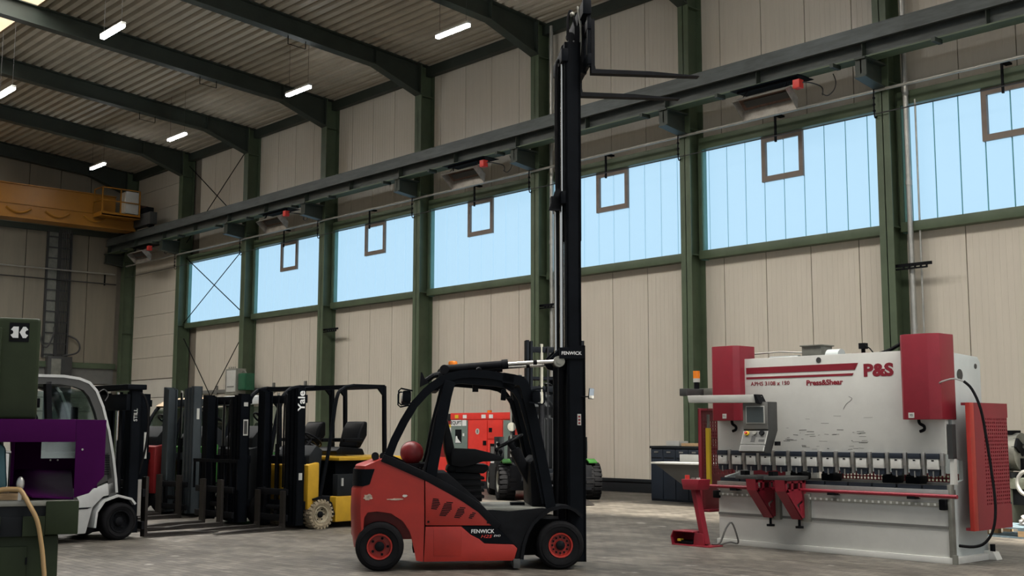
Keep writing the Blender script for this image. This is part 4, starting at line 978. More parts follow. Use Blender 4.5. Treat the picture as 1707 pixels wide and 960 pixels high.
b = B().prism([(0.06,1.72),(0.06,1.30),(-0.06,0.99),(-0.02,0.97),(0.10,0.97),(0.26,1.30),(0.26,1.72)], 'x', 0.08, 0.48)
b.build('casing', DGREY, cp, bevel=0.012)
B().box(0.09, 0.47, 0.045, 0.06, 1.32, 1.71).build('screen_bezel', MGREY, cp, bevel=0.004)
B().box(0.14, 0.43, 0.038, 0.046, 1.40, 1.66).build('screen_rim', LGREY, cp, bevel=0.003); B().box(0.155, 0.415, 0.034, 0.040, 1.415, 1.645).build('screen', SCREEN, cp)
# sloping keypad
def kp(x0, x1, t0, t1, m, nm, off=0.006):
    # t runs from the top of the slope (0) to its foot (1)
    def P(t, o): return (0.06-0.12*t-0.93*o, 1.30-0.31*t+0.36*o)
    (ya, za), (yb, zb), (yc, zc), (yd, zd) = P(t0,0), P(t1,0), P(t1,off), P(t0,off)
    return B().prism([(ya,za),(yb,zb),(yc,zc),(yd,zd)], 'x', x0, x1).build(nm, m, cp)
kp(0.09, 0.47, 0.03, 0.66, LGREY, 'keypad_rim', 0.004); kp(0.10, 0.46, 0.05, 0.64, MGREY, 'keypad', 0.007)
kp(0.09, 0.47, 0.70, 0.97, LGREY, 'keypad_rim', 0.004); kp(0.10, 0.46, 0.72, 0.95, MGREY, 'keypad', 0.007)
kp(0.24, 0.30, 0.28, 0.55, DGREY, 'key_block', 0.010); kp(0.36, 0.44, 0.42, 0.52, DGREY, 'key_block', 0.010)
for (xx, t, m, r_) in ((0.16, 0.16, YELL2, 0.034), (0.28, 0.14, GREYM, 0.030), (0.39, 0.14, BLACKM, 0.036)):
    y_, z_ = 0.06-0.12*t, 1.30-0.31*t
    B().cyl((xx, y_, z_), (xx, y_-0.028, z_+0.011), r_, n=18).build('knob', m, cp)
y_, z_ = 0.06-0.12*0.16, 1.30-0.31*0.16
B().cyl((0.16, y_-0.028, z_+0.011), (0.16, y_-0.05, z_+0.02), 0.018, n=12).build('stop_button', REDBOX, cp)
B().cyl((0.30, 0.10, 1.72), (0.30, 0.10, 1.80), 0.05, n=14).build('pivot', LGREY, cp); B().box(0.49, 0.53, 0.16, 0.24, 1.08, 1.14).build('grip_handle', BLACKM, cp)
# two-hand pedal stand (its own piece on the floor)
pd = thing('foot_pedal_stand', 'maroon foot pedal stand with push-button box left of the press brake', 'pedal stand', (-9.86, 11.98, 0))
B().box(-0.18, 0.42, -0.14, 0.14, 0.0, 0.015).build('base', MAROON, pd)
B().prism([(-0.18,0.015),(-0.20,0.10),(-0.16,0.18),(0.16,0.18),(0.16,0.17),(-0.15,0.17),(-0.185,0.10),(-0.165,0.015)], 'y', -0.14, 0.14).box(-0.18, 0.16, 0.12, 0.14, 0.015, 0.18).build('pedal_hood', MAROON, pd)
B().box(-0.10, 0.12, -0.10, 0.06, 0.02, 0.06).build('pedal', BLACKM, pd, bevel=0.01); B().box(-0.11, -0.06, -0.11, -0.05, 0.05, 0.08).build('pedal_tip', YELL2, pd)
B().bar((0.26, 0.0, 0.02), (0.10, 0.0, 0.72), 0.07, 0.10, (0,1,0)).build('post', MAROON, pd, bevel=0.008)
B().prism([(0.13,0.0),(0.30,0.0),(0.28,0.16),(0.15,0.17)], 'y', -0.09, -0.07).build('gusset', MAROON, pd)
bx = B().prism([(-0.03,0.83),(0.0,0.70),(0.23,0.70),(0.26,0.83)], 'y', -0.12, 0.12).build('button_box', MAROON, pd, bevel=0.01)
B().cyl((0.0,-0.03,0.82),(0.0,-0.03,0.88),0.03,n=12).build('stop_button', REDBOX, bx); B().cyl((0.10,-0.03,0.82),(0.10,-0.03,0.85),0.025,n=12).build('push_button', GREYM, bx); B().cyl((0.18,-0.03,0.82),(0.18,-0.03,0.85),0.025,n=12).build('push_button', LGREY, bx)
B().tube([(0.32,0.05,0.03),(0.42,0.08,0.05),(0.48,0.12,0.22),(0.53,0.18,0.30),(0.56,0.25,0.12),(0.54,0.28,0.04),(0.44,0.26,0.05),(0.36,0.15,0.02)], 0.012, 6).build('cable', MGREY, pd, smooth=True)
# white foot behind the press
lf = B().prism([(0,0),(0.24,0),(0.20,0.09),(0.05,0.10)], 'y', 0, 0.14).build('levelling_foot', PWHITE, pb, bevel=0.01); lf.location = (LW-0.10, 0.75, 0)
lf2 = B().cyl((LW+0.06, 0.82, 0.09), (LW+0.06, 0.82, 0.17), 0.03, n=10).build('levelling_bolt', BLACKM, pb)

# ================================================================== the parked trucks
def truck(label, loc, deg, W=1.08, rf=0.22, rr=0.19, wb=1.35, body=YELLOW, body2=None, mastm=BLACK, mast_h=2.05, mw=1.0, mx=0.34,
          gz=2.12, gf=-0.42, gr=-1.22, post0=0.0, guard=BLACK, roof=None, seat=True, backrest=0.0, fork_y=0.48, fork_l=1.15, forkm=None, lugs=0,
          tyre=None, rim=None, glassy=False, fz=0.0, step=0.46, hood=1.06, cross=(0.35, 1.0, 1.9), stages=3, sleeve=False, light=None, cw_=None, fend=None, bw=None, lampside=0):
    t = thing('forklift', label, 'forklift', loc, radians(deg), 'parked forklifts')
    body2 = body2 or body; forkm = forkm or FORKST; tyre = tyre or RUBBER; rim = rim or GREYM
    h = W/2; s = rf/0.22; hb = bw or h
    # chassis and counterweight
    B().box(-wb*0.75, 0.22*s, -h+0.16, h-0.16, rf*0.55, step).build('chassis', BLACKM, t, bevel=0.01)
    for sg in (-1, 1):
        y0, y1 = sorted((sg*(h-0.02), sg*(h-0.20)))
        B().prism([(-rf*1.25,rf*0.42),(-rf*1.25,step),(-wb+0.30,step),(-wb+0.30,rf*0.42)], 'y', y0, y1).build('side_panel', body, t, bevel=0.015)
        B().strip([(-rf*1.15,rf*0.9),(-rf*0.85,rf*1.75),(0,rf*2.2),(rf*0.7,rf*2.05)], 0.03, 'y', y0, y1).build('mudguard', fend or BLACKM, t)
        B().box(-0.75*s, -0.33*s, y0+0.03, y1-0.03, step, step+0.34*s).build('side_box', CHAR, t, bevel=0.01)
        B().box(-0.42*s, -0.39*s, y1-0.02 if sg > 0 else y0-0.002, y1+0.002 if sg > 0 else y0+0.02, step+0.16*s, step+0.28*s).build('sticker', LGREY, t)
    B().prism([(-wb+0.30,0.22*s),(-wb+0.30,hood*0.93),(-wb+0.1,hood),(-wb-0.30,hood*0.98),(-wb-0.42,hood*0.80),(-wb-0.45,0.40*s),(-wb-0.35,0.24*s)], 'y', -hb+0.02, hb-0.02).build('counterweight', body, t, bevel=0.05, seg=3)
    B().prism([(-0.42*s,step),(-0.40*s,hood*0.93),(-0.46*s,hood*0.96),(-wb+0.32,hood*0.985),(-wb+0.32,step)], 'y', -hb+0.20, hb-0.20).build('battery_box', body2 if not sleeve else BLACK, t, bevel=0.012)
    B().box(-wb+0.05, -0.34*s, -hb+0.04, hb-0.04, hood*0.93, hood*0.985).build('hood_edge', body, t, bevel=0.012)
    # dashboard
    B().prism([(-0.02,step),(0.20*s,step),(0.16*s,1.12*s),(0.02,1.28*s),(-0.10*s,1.20*s)], 'y', -hb+0.14, hb-0.14).build('dashboard', CHAR, t, bevel=0.02)
    B().prism([(0.02,0.30*s),(0.24*s,0.30*s),(0.24*s,0.98*s),(0.02,1.02*s)], 'y', -hb+0.06, hb-0.06).build('front_cowl', body, t, bevel=0.03)
    for (yy) in (-h+0.11, h-0.11):
        wheel(t, 0, yy, rf, 0.20*s, tyre, rim, None, rin=rf*0.56, lugs=lugs, bolts=6, dish=0.04)
    for yy in (-h+0.16, h-0.16): wheel(t, -wb, yy, rr, 0.16*s, tyre, rim, None, rin=rr*0.55, bolts=5)
    # overhead guard
    for sg in (-1, 1):
        yy = sg*(hb-0.07)
        fp = [(post0,yy,step),(post0-0.16,yy,1.25*s),(post0-0.28,yy,gz-0.20),(gf+0.02,yy,gz-0.055),(gf-0.08,yy,gz-0.02),(gf-0.2,yy,gz)]
        B().tube(fp, 0.030*s, 8).build('front_post', guard, t, smooth=True)
        B().bar((gf-0.18,yy,gz), (gr,yy,gz+0.005), 0.05*s, 0.05*s).build('roof_rail', guard, t)
        B().bar((gr,yy,gz+0.01), (gr-0.03,yy,hood*0.97), 0.05*s, 0.06*s, (0,1,0)).build('rear_post', guard, t)
        B().prism([(gr,gz),(gr+0.16,gz),(gr,gz-0.16)], 'y', yy-0.02, yy+0.02).build('gusset', guard, t)
    n = 6
    for k in range(n):
        x0 = gf-0.02 + (gr-gf)*k/(n-1)
        B().box(x0-0.025, x0+0.025, -hb+0.08, hb-0.08, gz-0.03+(-0.03 if k == 0 else 0), gz+0.015+(-0.03 if k == 0 else 0)).build('roof_bar', guard, t)
    if roof:
        B().prism([(gf+0.10,gz-0.06),(gf-0.1,gz+0.05),((gf+gr)/2,gz+0.10),(gr-0.02,gz+0.03),(gr-0.05,gz-0.01),(gf+0.05,gz-0.09)], 'y', -h+0.02, h-0.02).build('roof', roof, t, bevel=0.02)
    if glassy:
        B().prism([(post0-0.05,step+0.5),(post0-0.27,gz-0.15),(post0-0.29,gz-0.15),(post0-0.07,step+0.5)], 'y', -h+0.1, h-0.1).build('windscreen', GLASS, t)
        for sg in (-1, 1): B().prism([(post0-0.10,step+0.3),(post0-0.28,gz-0.12),(gr+0.05,gz-0.08),(gr,hood)], 'y', sg*(h-0.07)-0.004, sg*(h-0.07)+0.004).build('side_window', GLASS, t)
    # seat and steering
    if seat:
        sx = -0.80*s; sz = hood
        se = B().prism([(sx-0.30,sz),(sx+0.25,sz),(sx+0.28,sz+0.07),(sx+0.20,sz+0.13),(sx-0.25,sz+0.10)], 'y', -0.24, 0.24).build('seat', VINYL, t, bevel=0.025)
        B().prism([(sx-0.22,sz+0.10),(sx-0.12,sz+0.12),(sx-0.20,sz+0.40),(sx-0.28,sz+0.52),(sx-0.36,sz+0.52),(sx-0.36,sz+0.3)], 'y', -0.22, 0.22).build('backrest', VINYL, se, bevel=0.07, seg=3)
        for sg in (-1, 1): B().box(sx-0.22, sx+0.16, sg*0.26-0.03, sg*0.26+0.03, sz+0.20, sz+0.26).build('armrest', VINYL, se, bevel=0.015)
        o_ = Vector((-0.20*s, 0.0, 1.36*s)); e1 = Vector((0.80, 0, 0.60)); e2 = Vector((0,1,0))
        st_ = B().cyl((0.0, 0, 1.10*s), o_, 0.022, n=8).build('steering_column', BLACKM, t)
        B().tube([o_+(e1*cos(2*pi*k/24)+e2*sin(2*pi*k/24))*0.17 for k in range(24)], 0.015, 8, True).bar(o_-e1*0.16, o_+e1*0.16, 0.03, 0.012).bar(o_-e2*0.16, o_+e2*0.16, 0.012, 0.03).build('steering_wheel', VINYL, st_, smooth=True)
    # mast
    mt = bpy.data.objects.new('mast', None); COL.objects.link(mt); mt.parent = t; mt.location = (mx, 0, 0)
    for k in range(stages):
        w0 = mw/2 - 0.075*k; z1 = mast_h - 0.02*k
        for sg in (-1, 1):
            y0, y1 = sorted((sg*w0, sg*(w0-0.06))); ye = sorted((sg*w0, sg*(w0-0.018)))
            b = B().box(0.015*k, 0.15*s+0.015*k, ye[0], ye[1], 0.07, z1).box(0.015*k, 0.015*k+0.022, y0, y1, 0.07, z1).box(0.15*s+0.015*k-0.022, 0.15*s+0.015*k, y0, y1, 0.07, z1)
            b.build('outer_rail' if k == 0 else 'inner_rail', mastm, mt)
    for z in cross: B().box(-0.05, 0.02, -mw/2+0.02, mw/2-0.02, z-0.06, z+0.06).build('crossbar', mastm, mt, bevel=0.008)
    for yy in (-mw*0.20, mw*0.20):
        B().cyl((-0.01, yy, 0.15), (-0.01, yy, mast_h*0.60), 0.035*s, n=12).build('lift_cylinder', BLACKM, mt, smooth=True)
        B().cyl((-0.01, yy, mast_h*0.60), (-0.01, yy, mast_h-0.06), 0.020*s, n=10).build('lift_rod', GREYM, mt, smooth=True)
        B().box(0.05, 0.065, yy*0.5-0.015, yy*0.5+0.015, 0.5, mast_h-0.1).build('lift_chain', BLACKM, mt)
    B().tube([(0.05,0.04,0.6),(0.05,0.04,mast_h-0.25),(0.03,0.08,mast_h-0.1),(0.0,0.12,mast_h-0.3),(0.0,0.12,0.7)], 0.014, 6).build('hose', RUBBER, mt, smooth=True)
    # carriage and forks
    cx = 0.19*s; mwc = cw_ or mw; fend = fend or BLACKM
    cg = bpy.data.objects.new('carriage', None); COL.objects.link(cg); cg.parent = t; cg.location = (mx+cx, 0, fz)
    B().box(0, 0.035*s, -mwc/2, mwc/2, 0.13, 0.22).build('fork_bar', BLACKM, cg, bevel=0.006)
    B().box(0, 0.035*s, -mwc/2, mwc/2, 0.50, 0.59).build('fork_bar', BLACKM, cg, bevel=0.006)
    for yy in (-mw*0.28, mw*0.28): B().box(-0.05, 0.0, yy-0.03, yy+0.03, 0.12, 0.60).build('roller_plate', BLACKM, cg)
    B().cyl((-0.02,-0.16,0.32),(-0.02,0.16,0.32),0.035,n=12).cyl((-0.03,0.05,0.24),(-0.03,0.12,0.24),0.05,n=12).build('side_shift_cylinder', BLACKM, cg)
    if backrest:
        b = B()
        for k in range(8):
            yy = -mw*0.58 + mw*1.16*k/7; b.box(0.0, 0.03, yy-0.014, yy+0.014, 0.55, backrest)
        b.box(0.0, 0.03, -mw*0.6, mw*0.6, backrest-0.05, backrest).build('load_backrest', BLACK, cg)
    fkm = fork_mesh(fork_l, 0.10*s, 0.04*s, 0.58*s, forkm)
    for yy in (-fork_y, fork_y): inst('fork', fkm, cg, (0.04*s, yy, 0.012))
    if light:
        B().cyl((gr+0.15, 0, gz+0.02), (gr+0.15, 0, gz+0.13), 0.05, n=12).build('beacon', light, t)
    return t, mt

# yellow truck with pale tyres
ty, tym = truck('yellow forklift with open black overhead guard and dusty pale tyres', (-15.50, 9.72, 0), -85, W=1.10, rf=0.21, body=YELLOW, lugs=22, tyre=TYREC, rim=RIMC, fork_y=0.31, mx=0.30, mast_h=2.06, mw=0.98, cw_=0.74, sleeve=True)
text('brand_lettering', 'Yale', WHITE, tym, (0.075, 0.492, 1.87), (0,0,1), (1,0,0), 0.17, 0.02)
B().box(0.04, 0.10, 0.49, 0.494, 0.72, 0.82).build('sticker', LGREY, tym)
# black truck with a load backrest
tb, tbm = truck('black forklift with load backrest and round-nosed drive wheels beside the yellow one', (-16.66, 9.50, 0), -88, W=1.08, rf=0.26, body=CHAR, mast_h=1.99, mw=1.10, fork_y=0.26, backrest=1.0, rim=GREYM, body2=CHAR, roof=None)
B().box(0.03, 0.11, 0.55, 0.554, 1.36, 1.60).build('sticker', LGREY, tbm); B().box(0.045, 0.10, 0.554, 0.556, 1.38, 1.58).build('sticker_print', DGREY, tbm)
B().box(0.04, 0.11, 0.55, 0.554, 1.80, 1.86).build('sticker', LGREY, tbm)
# truck with a blue-grey mast, silver cab roof and green body
tg, tgm = truck('forklift with blue-grey mast, silver cab roof and bright green body', (-18.75, 9.80, 0), -84, W=1.12, rf=0.26, body=LIME, mastm=GREYMAST, mast_h=2.17, mw=0.90, gz=1.95, roof=SILVER, glassy=True, guard=BLACK, fork_y=0.3, fork_l=1.1, step=0.55)
B().box(0.05, 0.10, 0.45, 0.455, 1.62, 1.80).build('sticker', LGREY, tgm)
# red truck between the masts
tr, trm = truck('red forklift with glazed cab and orange beacon half hidden behind dark masts', (-19.9, 9.45, 0), -84, W=1.12, rf=0.26, body=REDD, body2=REDD, mast_h=2.06, mw=0.80, gz=1.93, roof=mat('tan_roof', (0.42,0.30,0.18), 0.6), glassy=True, light=ORANGE, fork_y=0.3, fork_l=1.1, step=0.55)
B().box(0.04, 0.10, 0.40, 0.405, 0.95, 1.40).build('sticker', LGREY, trm)
# large green truck behind the red forklift
tl, tlm = truck('large green and black forklift parked behind the red one', (-18.24, 17.53, 0), -33.4, W=2.05, rf=0.38, rr=0.33, wb=2.1, body=CHAR, body2=CHAR, fend=LIME, mast_h=3.30, mw=1.22, mx=0.6, gz=2.62, gf=-0.8, gr=-2.0, post0=-0.1, step=0.72, hood=1.35, lugs=24, rim=GREYM, fork_y=0.42, fork_l=1.2, cross=(0.6, 2.30, 3.12), stages=2, bw=0.52)
for sg in (-1,):
    B().cyl((0.45, sg*0.86, 1.52), (0.53, sg*0.86, 1.52), 0.09, n=18).build('headlamp', GREYM, tl); B().cyl((0.45, sg*0.86, 0.9), (0.45, sg*0.86, 1.9), 0.025, n=8).build('lamp_post', MGREY, tl)

# silver truck with a closed cab, facing the row
ws = thing('forklift', 'silver and grey forklift with closed glazed cab facing the parked row', 'forklift', (-15.20, 6.79, 0), radians(94), 'parked forklifts')
# local: x forward, near flank at y = 0 .. far flank at y = 1.15 ; near flank is the truck's right side, so y grows to the left
W2 = 1.15
low = [(0.02,0.62),(-0.10,0.66),(-0.30,0.60),(-0.42,0.42),(-0.46,0.20),(-0.50,0.11),(-1.45,0.10),(-2.2,0.16),(-2.35,0.5),(-2.35,1.15),(-1.9,1.20),(-1.2,0.98),(-0.30,0.68),(-0.02,0.82)]
B().prism([(-0.06,0.60),(-0.24,0.575),(-0.38,0.44),(-0.46,0.11),(-1.40,0.10),(-2.25,0.16),(-2.38,0.5),(-2.36,1.15),(-1.5,1.15),(-1.5,0.62),(-0.55,0.62),(-0.10,0.78)], 'y', 0.02, W2-0.02).build('body', SILVER, ws, bevel=0.02)
B().prism([(-0.40,0.445),(-0.46,0.425),(-1.4,0.42),(-1.4,0.44),(-0.46,0.445)], 'y', 0.012, 0.03).build('seam', BLACKM, ws)
B().prism([(-0.52,0.64),(-1.45,0.64),(-1.45,1.16),(-0.18,1.16),(-0.11,0.80)], 'y', 0.02, W2-0.02).build('door_panel', DGREY, ws, bevel=0.02)
lv = B()
for k in range(9): lv.box(-0.42, -0.18, 0.012, 0.024, 0.86+0.03*k, 0.872+0.03*k)
lv.build('louvre', BLACKM, ws)
front = [(-0.06,0.62),(-0.08,0.80),(-0.13,1.10),(-0.20,1.42),(-0.30,1.74),(-0.40,1.95),(-0.50,2.05),(-0.64,2.10),(-0.85,2.125),(-1.6,2.12)]
for (y0, y1) in ((0.02, 0.10), (W2-0.10, W2-0.02)):
    B().strip(front, 0.035, 'y', y0-0.008, y1, shift=0.0).build('cab_edge', SILVER, ws)
    B().strip([(x_-0.05, z_-0.05) for x_, z_ in front], 0.11, 'y', y0, y1).build('cab_frame', DGREY, ws)
    B().strip([(-1.05,2.05),(-0.98,1.16)], 0.07, 'y', y0, y1).build('cab_pillar', BLACKM, ws)
    B().strip([(-1.65,2.08),(-1.75,1.16)], 0.10, 'y', y0, y1).build('cab_pillar', DGREY, ws)
    B().prism([(-0.27,1.16),(-0.42,1.70),(-0.56,1.95),(-1.02,2.0),(-0.98,1.16)], 'y', (y0+y1)/2-0.004, (y0+y1)/2+0.004).build('side_window', GLASS, ws)
B().prism([(-0.45,2.02),(-0.62,2.09),(-1.7,2.10),(-1.7,2.03),(-0.66,2.02)], 'y', 0.08, W2-0.08).build('roof', DGREY, ws)
B().prism([(-0.16,1.10),(-0.36,1.78),(-0.45,1.95),(-0.46,1.94),(-0.37,1.77),(-0.175,1.10)], 'y', 0.12, W2-0.12).build('windscreen', GLASS, ws)
sw_ = B().prism([(-1.55,0.95),(-1.05,0.95),(-1.02,1.06),(-1.5,1.08)], 'y', 0.35, 0.82).build('seat', VINYL, ws, bevel=0.03)
B().prism([(-1.52,1.05),(-1.40,1.07),(-1.50,1.72),(-1.60,1.72)], 'y', 0.36, 0.80).build('backrest', VINYL, sw_, bevel=0.03)
B().box(-1.30, -1.10, 0.12, 0.30, 1.72, 1.84).box(-1.22, -1.18, 0.2, 0.24, 1.84, 2.0).build('cab_fan', BLACKM, ws, bevel=0.01)
B().ball((-1.20, 0.15, 1.55), 0.10, 0.04, 0.13).build('cab_mirror', BLACKM, ws, smooth=True)
B().box(-0.62, -0.52, 0.25, 0.28, 1.52, 1.74).build('cab_mirror', BLACKM, ws, bevel=0.02)
B().box(-0.60, -0.30, 0.25, W2-0.25, 0.62, 1.20).build('dashboard', BLACKM, ws, bevel=0.03)
B().tube([(-0.36,0.06,1.92),(-0.28,0.05,1.97),(-0.22,0.05,1.90),(-0.26,0.05,1.82)], 0.008, 6).build('aerial_cable', CABLE, ws)
B().strip([(-0.36,0.18),(-0.34,0.38),(-0.24,0.52),(-0.05,0.58),(0.14,0.53),(0.2,0.46)], 0.03, 'y', -0.02, 0.24).build('mudguard', SILVER, ws, smooth=True); B().strip([(-0.36,0.18),(-0.34,0.38),(-0.24,0.52),(-0.05,0.58),(0.14,0.53),(0.2,0.46)], 0.03, 'y', W2-0.24, W2+0.02).build('mudguard', SILVER, ws, smooth=True)
B().prism([(-0.34,0.10),(-0.32,0.40),(-0.2,0.55),(0.15,0.55),(0.2,0.3),(0.2,0.14)], 'y', 0.22, W2-0.22).build('axle_block', BLACKM, ws)
for yy in (0.09, W2-0.09): wheel(ws, 0, yy, 0.245, 0.20, RUBBER, BLACKM, None, rin=0.14, bolts=6, dish=0.05)
for yy in (0.16, W2-0.16): wheel(ws, -1.75, yy, 0.22, 0.18, RUBBER, BLACKM, None, rin=0.12, bolts=6)
wm = bpy.data.objects.new('mast', None); COL.objects.link(wm); wm.parent = ws; wm.location = (0.12, W2/2, 0)
for k in range(3):
    w0 = 0.52-0.08*k
    for sg in (-1, 1):
        y0, y1 = sorted((sg*w0, sg*(w0-0.07))); ye = sorted((sg*w0, sg*(w0-0.02)))
        B().box(0.02*k, 0.16+0.02*k, ye[0], ye[1], 0.08, 1.98-0.03*k).box(0.02*k, 0.025+0.02*k, y0, y1, 0.08, 1.98-0.03*k).box(0.135+0.02*k, 0.16+0.02*k, y0, y1, 0.08, 1.98-0.03*k).build('outer_rail' if k == 0 else 'inner_rail', BLACK, wm)
B().box(-0.08, 0.20, -0.56, 0.56, 1.98, 2.05).build('crosshead', BLACK, wm, bevel=0.01); B().box(-0.06, 0.02, -0.5, 0.5, 1.70, 1.92).build('crossbar', BLACK, wm, bevel=0.01); B().box(-0.06, 0.02, -0.5, 0.5, 0.3, 0.5).build('crossbar', BLACK, wm)
for yy in (-0.3, 0.3): B().cyl((-0.03,yy,0.2),(-0.03,yy,1.3),0.04,n=12).cyl((-0.03,yy,1.3),(-0.03,yy,1.95),0.022,n=10).build('lift_cylinder', BLACKM, wm, smooth=True)
B().cyl((0.03,-0.1,0.4),(0.03,-0.1,1.95),0.018,n=10).build('lift_rod', CHROME, wm)
B().tube([(0.1,-0.5,1.95),(0.18,-0.52,1.9),(0.25,-0.52,1.7),(0.26,-0.5,1.3),(0.2,-0.45,0.9),(0.12,-0.4,0.6)], 0.016, 8).build('hose', RUBBER, wm, smooth=True)
B().tube([(0.05,-0.3,1.2),(0.12,-0.35,0.9),(0.2,-0.3,0.55)], 0.014, 8).build('hose', RUBBER, wm, smooth=True)
text('brand_lettering', 'STILL', LGREY, wm, (0.07, -0.522, 1.64), (0,0,1), (-1,0,0), 0.075, 0.01)
wc = bpy.data.objects.new('carriage', None); COL.objects.link(wc); wc.parent = ws; wc.location = (0.34, W2/2, 0)
B().box(0, 0.04, -0.52, 0.52, 0.12, 0.22).box(0, 0.04, -0.52, 0.52, 0.55, 0.65).build('fork_bar', BLACKM, wc); B().box(-0.05, 0.0, -0.35, -0.28, 0.1, 0.7).box(-0.05, 0.0, 0.28, 0.35, 0.1, 0.7).build('roller_plate', BLACKM, wc)
B().box(-0.08, -0.03, -0.53, -0.48, 0.30, 0.78).build('chain_anchor', STEEL, wc)
fw_ = fork_mesh(1.15, 0.11, 0.042, 0.80, FORKST)
for yy in (-0.46, 0.46): inst('fork', fw_, wc, (0.045, yy, 0.012))

# ================================================================== generator set by the wall
gn = thing('generator_set', 'red and grey-green canopy generator seen through the red forklift cab', 'generator', (-23.92, 19.5, 0))
B().box(0, 2.35, 0, 1.0, 0.0, 0.18).build('skid', CHAR, gn)
B().box(0, 2.35, 0.01, 1.0, 0.18, 1.72).build('canopy', GENRED, gn)
B().box(-0.01, 2.36, -0.01, 1.0, 1.72, 1.89).build('canopy_top', GENRED, gn, bevel=0.015)
gp = B().box(0.02, 0.68, -0.012, 0.01, 0.2, 1.70).build('control_side', GENGREY, gn, bevel=0.006)
B().box(0.20, 0.45, -0.018, -0.010, 1.12, 1.47).build('meter_window', BLACKM, gp); B().prism([(0.21,1.13),(0.44,1.13),(0.30,1.24),(0.28,1.30),(0.23,1.30)], 'y', -0.021, -0.017).build('window_papers', WHITE, gp)
sg_ = B().box(0.03, 0.44, -0.02, -0.010, 1.56, 1.71).build('name_board', WHITE, gp); text('name_lettering', 'EQUPT', BLACKM, sg_, (0.235, -0.021, 1.635), (1,0,0), (0,0,1), 0.13, 0.02)
B().box(0.48, 0.64, -0.02, -0.010, 1.56, 1.71).build('data_label', WHITE, gp); B().box(0.50, 0.56, -0.02, -0.01, 1.30, 1.37).build('data_label', WHITE, gp)
dr = B().box(0.72, 1.44, -0.014, 0.01, 0.2, 1.70).build('door', GENRED, gn, bevel=0.006)
B().cyl((1.08,-0.014,1.42),(1.08,-0.02,1.42),0.075,n=20).build('round_sticker', LGREY, dr); B().box(1.065,1.095,-0.023,-0.018,1.38,1.46).build('sticker_print', NAVY, dr); B().box(1.30,1.42,-0.024,-0.01,1.08,1.19).build('lock_recess', BLACKM, dr)
d2 = B().box(1.47, 2.02, -0.014, 0.01, 1.24, 1.70).build('door', GENRED, gn, bevel=0.006); B().box(1.52,1.64,-0.02,-0.01,1.40,1.51).build('lock_recess', BLACKM, d2)
d3 = B().box(1.47, 2.02, -0.014, 0.01, 0.2, 1.21).build('door', GENRED, gn, bevel=0.006); B().box(1.57,1.94,-0.02,-0.01,0.86,1.12).build('socket_recess', BLACKM, d3); B().box(1.60,1.85,-0.024,-0.018,0.88,1.05).build('socket_strip', MGREY, d3)
B().box(1.60,1.95,-0.022,-0.012,0.62,0.74).build('label_strip', WHITE, d3)
B().box(2.05, 2.34, -0.012, 0.01, 0.2, 1.70).build('end_panel', GENGREY, gn, bevel=0.006)
for (x0, w_) in ((0.18, 0.14), (0.50, 0.15), (1.23, 0.16), (1.52, 0.15)): B().box(x0, x0+w_, -0.016, -0.010, 1.75, 1.84).build('top_label', YELL2 if x0 < 0.3 else WHITE, gn)
B().box(0.80, 1.25, -0.02, -0.010, 0.50, 0.62).build('vent_label', WHITE, gn)
B().cyl((0.95,0.5,1.89),(0.95,0.5,1.96),0.06,n=12).build('lifting_cap', ORANGE, gn)
gn2 = thing('generator_set', 'dark grey and red generator left of the big red canopy set', 'generator', (-24.75, 19.75, 0))
B().box(0, 0.78, 0, 0.9, 0, 0.75).build('base', GENRED, gn2, bevel=0.02); B().box(0, 0.78, 0, 0.9, 0.75, 1.70).build('panel', REDD, gn2); B().box(0.0, 0.80, -0.02, 0.9, 1.70, 1.88).build('canopy_top', CHAR, gn2, bevel=0.015); B().box(0.62, 0.80, -0.02, 0.4, 0.75, 1.70).build('corner_post', CHAR, gn2)
B().box(0.40, 0.60, -0.01, 0.0, 1.15, 1.60).build('yellow_label', YELL2, gn2); B().box(0.43, 0.57, -0.014, -0.009, 1.25, 1.52).build('label_print', WHITE, gn2)

# ================================================================== navy cabinet machine with chip chute
nc = thing('machine_cabinet', 'low navy machine cabinet by the wall left of the press brake', 'machine cabinet', (-16.6, 18.95, 0))
B().box(0, 2.5, 0, 1.1, 0, 1.08).build('body', NAVY, nc, bevel=0.01); B().box(-0.02, 2.52, -0.03, 1.1, 1.08, 1.13).build('top', CHAR, nc, bevel=0.006)
for k in range(7):
    x0 = 0.015+0.335*k
    d_ = B().box(x0, x0+0.32, -0.022, 0.0, 0.04, 1.06).build('door', NAVY, nc, bevel=0.006); B().box(x0+0.10, x0+0.20, -0.035, -0.02, 0.99, 1.02).build('catch', STEEL, d_)
    B().box(x0+0.03, x0+0.29, -0.03, -0.02, 0.88, 0.90).build('grip_strip', CHAR, d_)
cht = thing('chip_chute', 'dark grey tapered chute with pale rim in front of the navy cabinet', 'chute', (-15.62, 18.1, 0))
def zc(v): return v
b = B(); b.add([(-0.06,-0.1,0.80),(1.9,-0.1,0.80),(1.9,0.7,0.80),(-0.06,0.7,0.80),(0.72,0.1,0.26),(1.9,0.1,0.26),(1.9,0.6,0.26),(0.72,0.6,0.26)], [(0,1,5,4),(1,2,6,5),(2,3,7,6),(3,0,4,7),(4,5,6,7)])
b.build('hopper', DGREY, cht); B().box(-0.12, 1.95, -0.14, 0.74, 0.795, 0.83).build('rim', LGREY, cht, bevel=0.006); B().box(0.0, 1.95, 0.60, 0.72, 0.83, 0.97).build('back_ledge', LGREY, cht, bevel=0.006)
for (xx, yy) in ((0.85, 0.15), (1.8, 0.15), (0.85, 0.55), (1.8, 0.55)): B().box(xx-0.03, xx+0.03, yy-0.03, yy+0.03, 0, 0.28).build('leg', DGREY, cht)
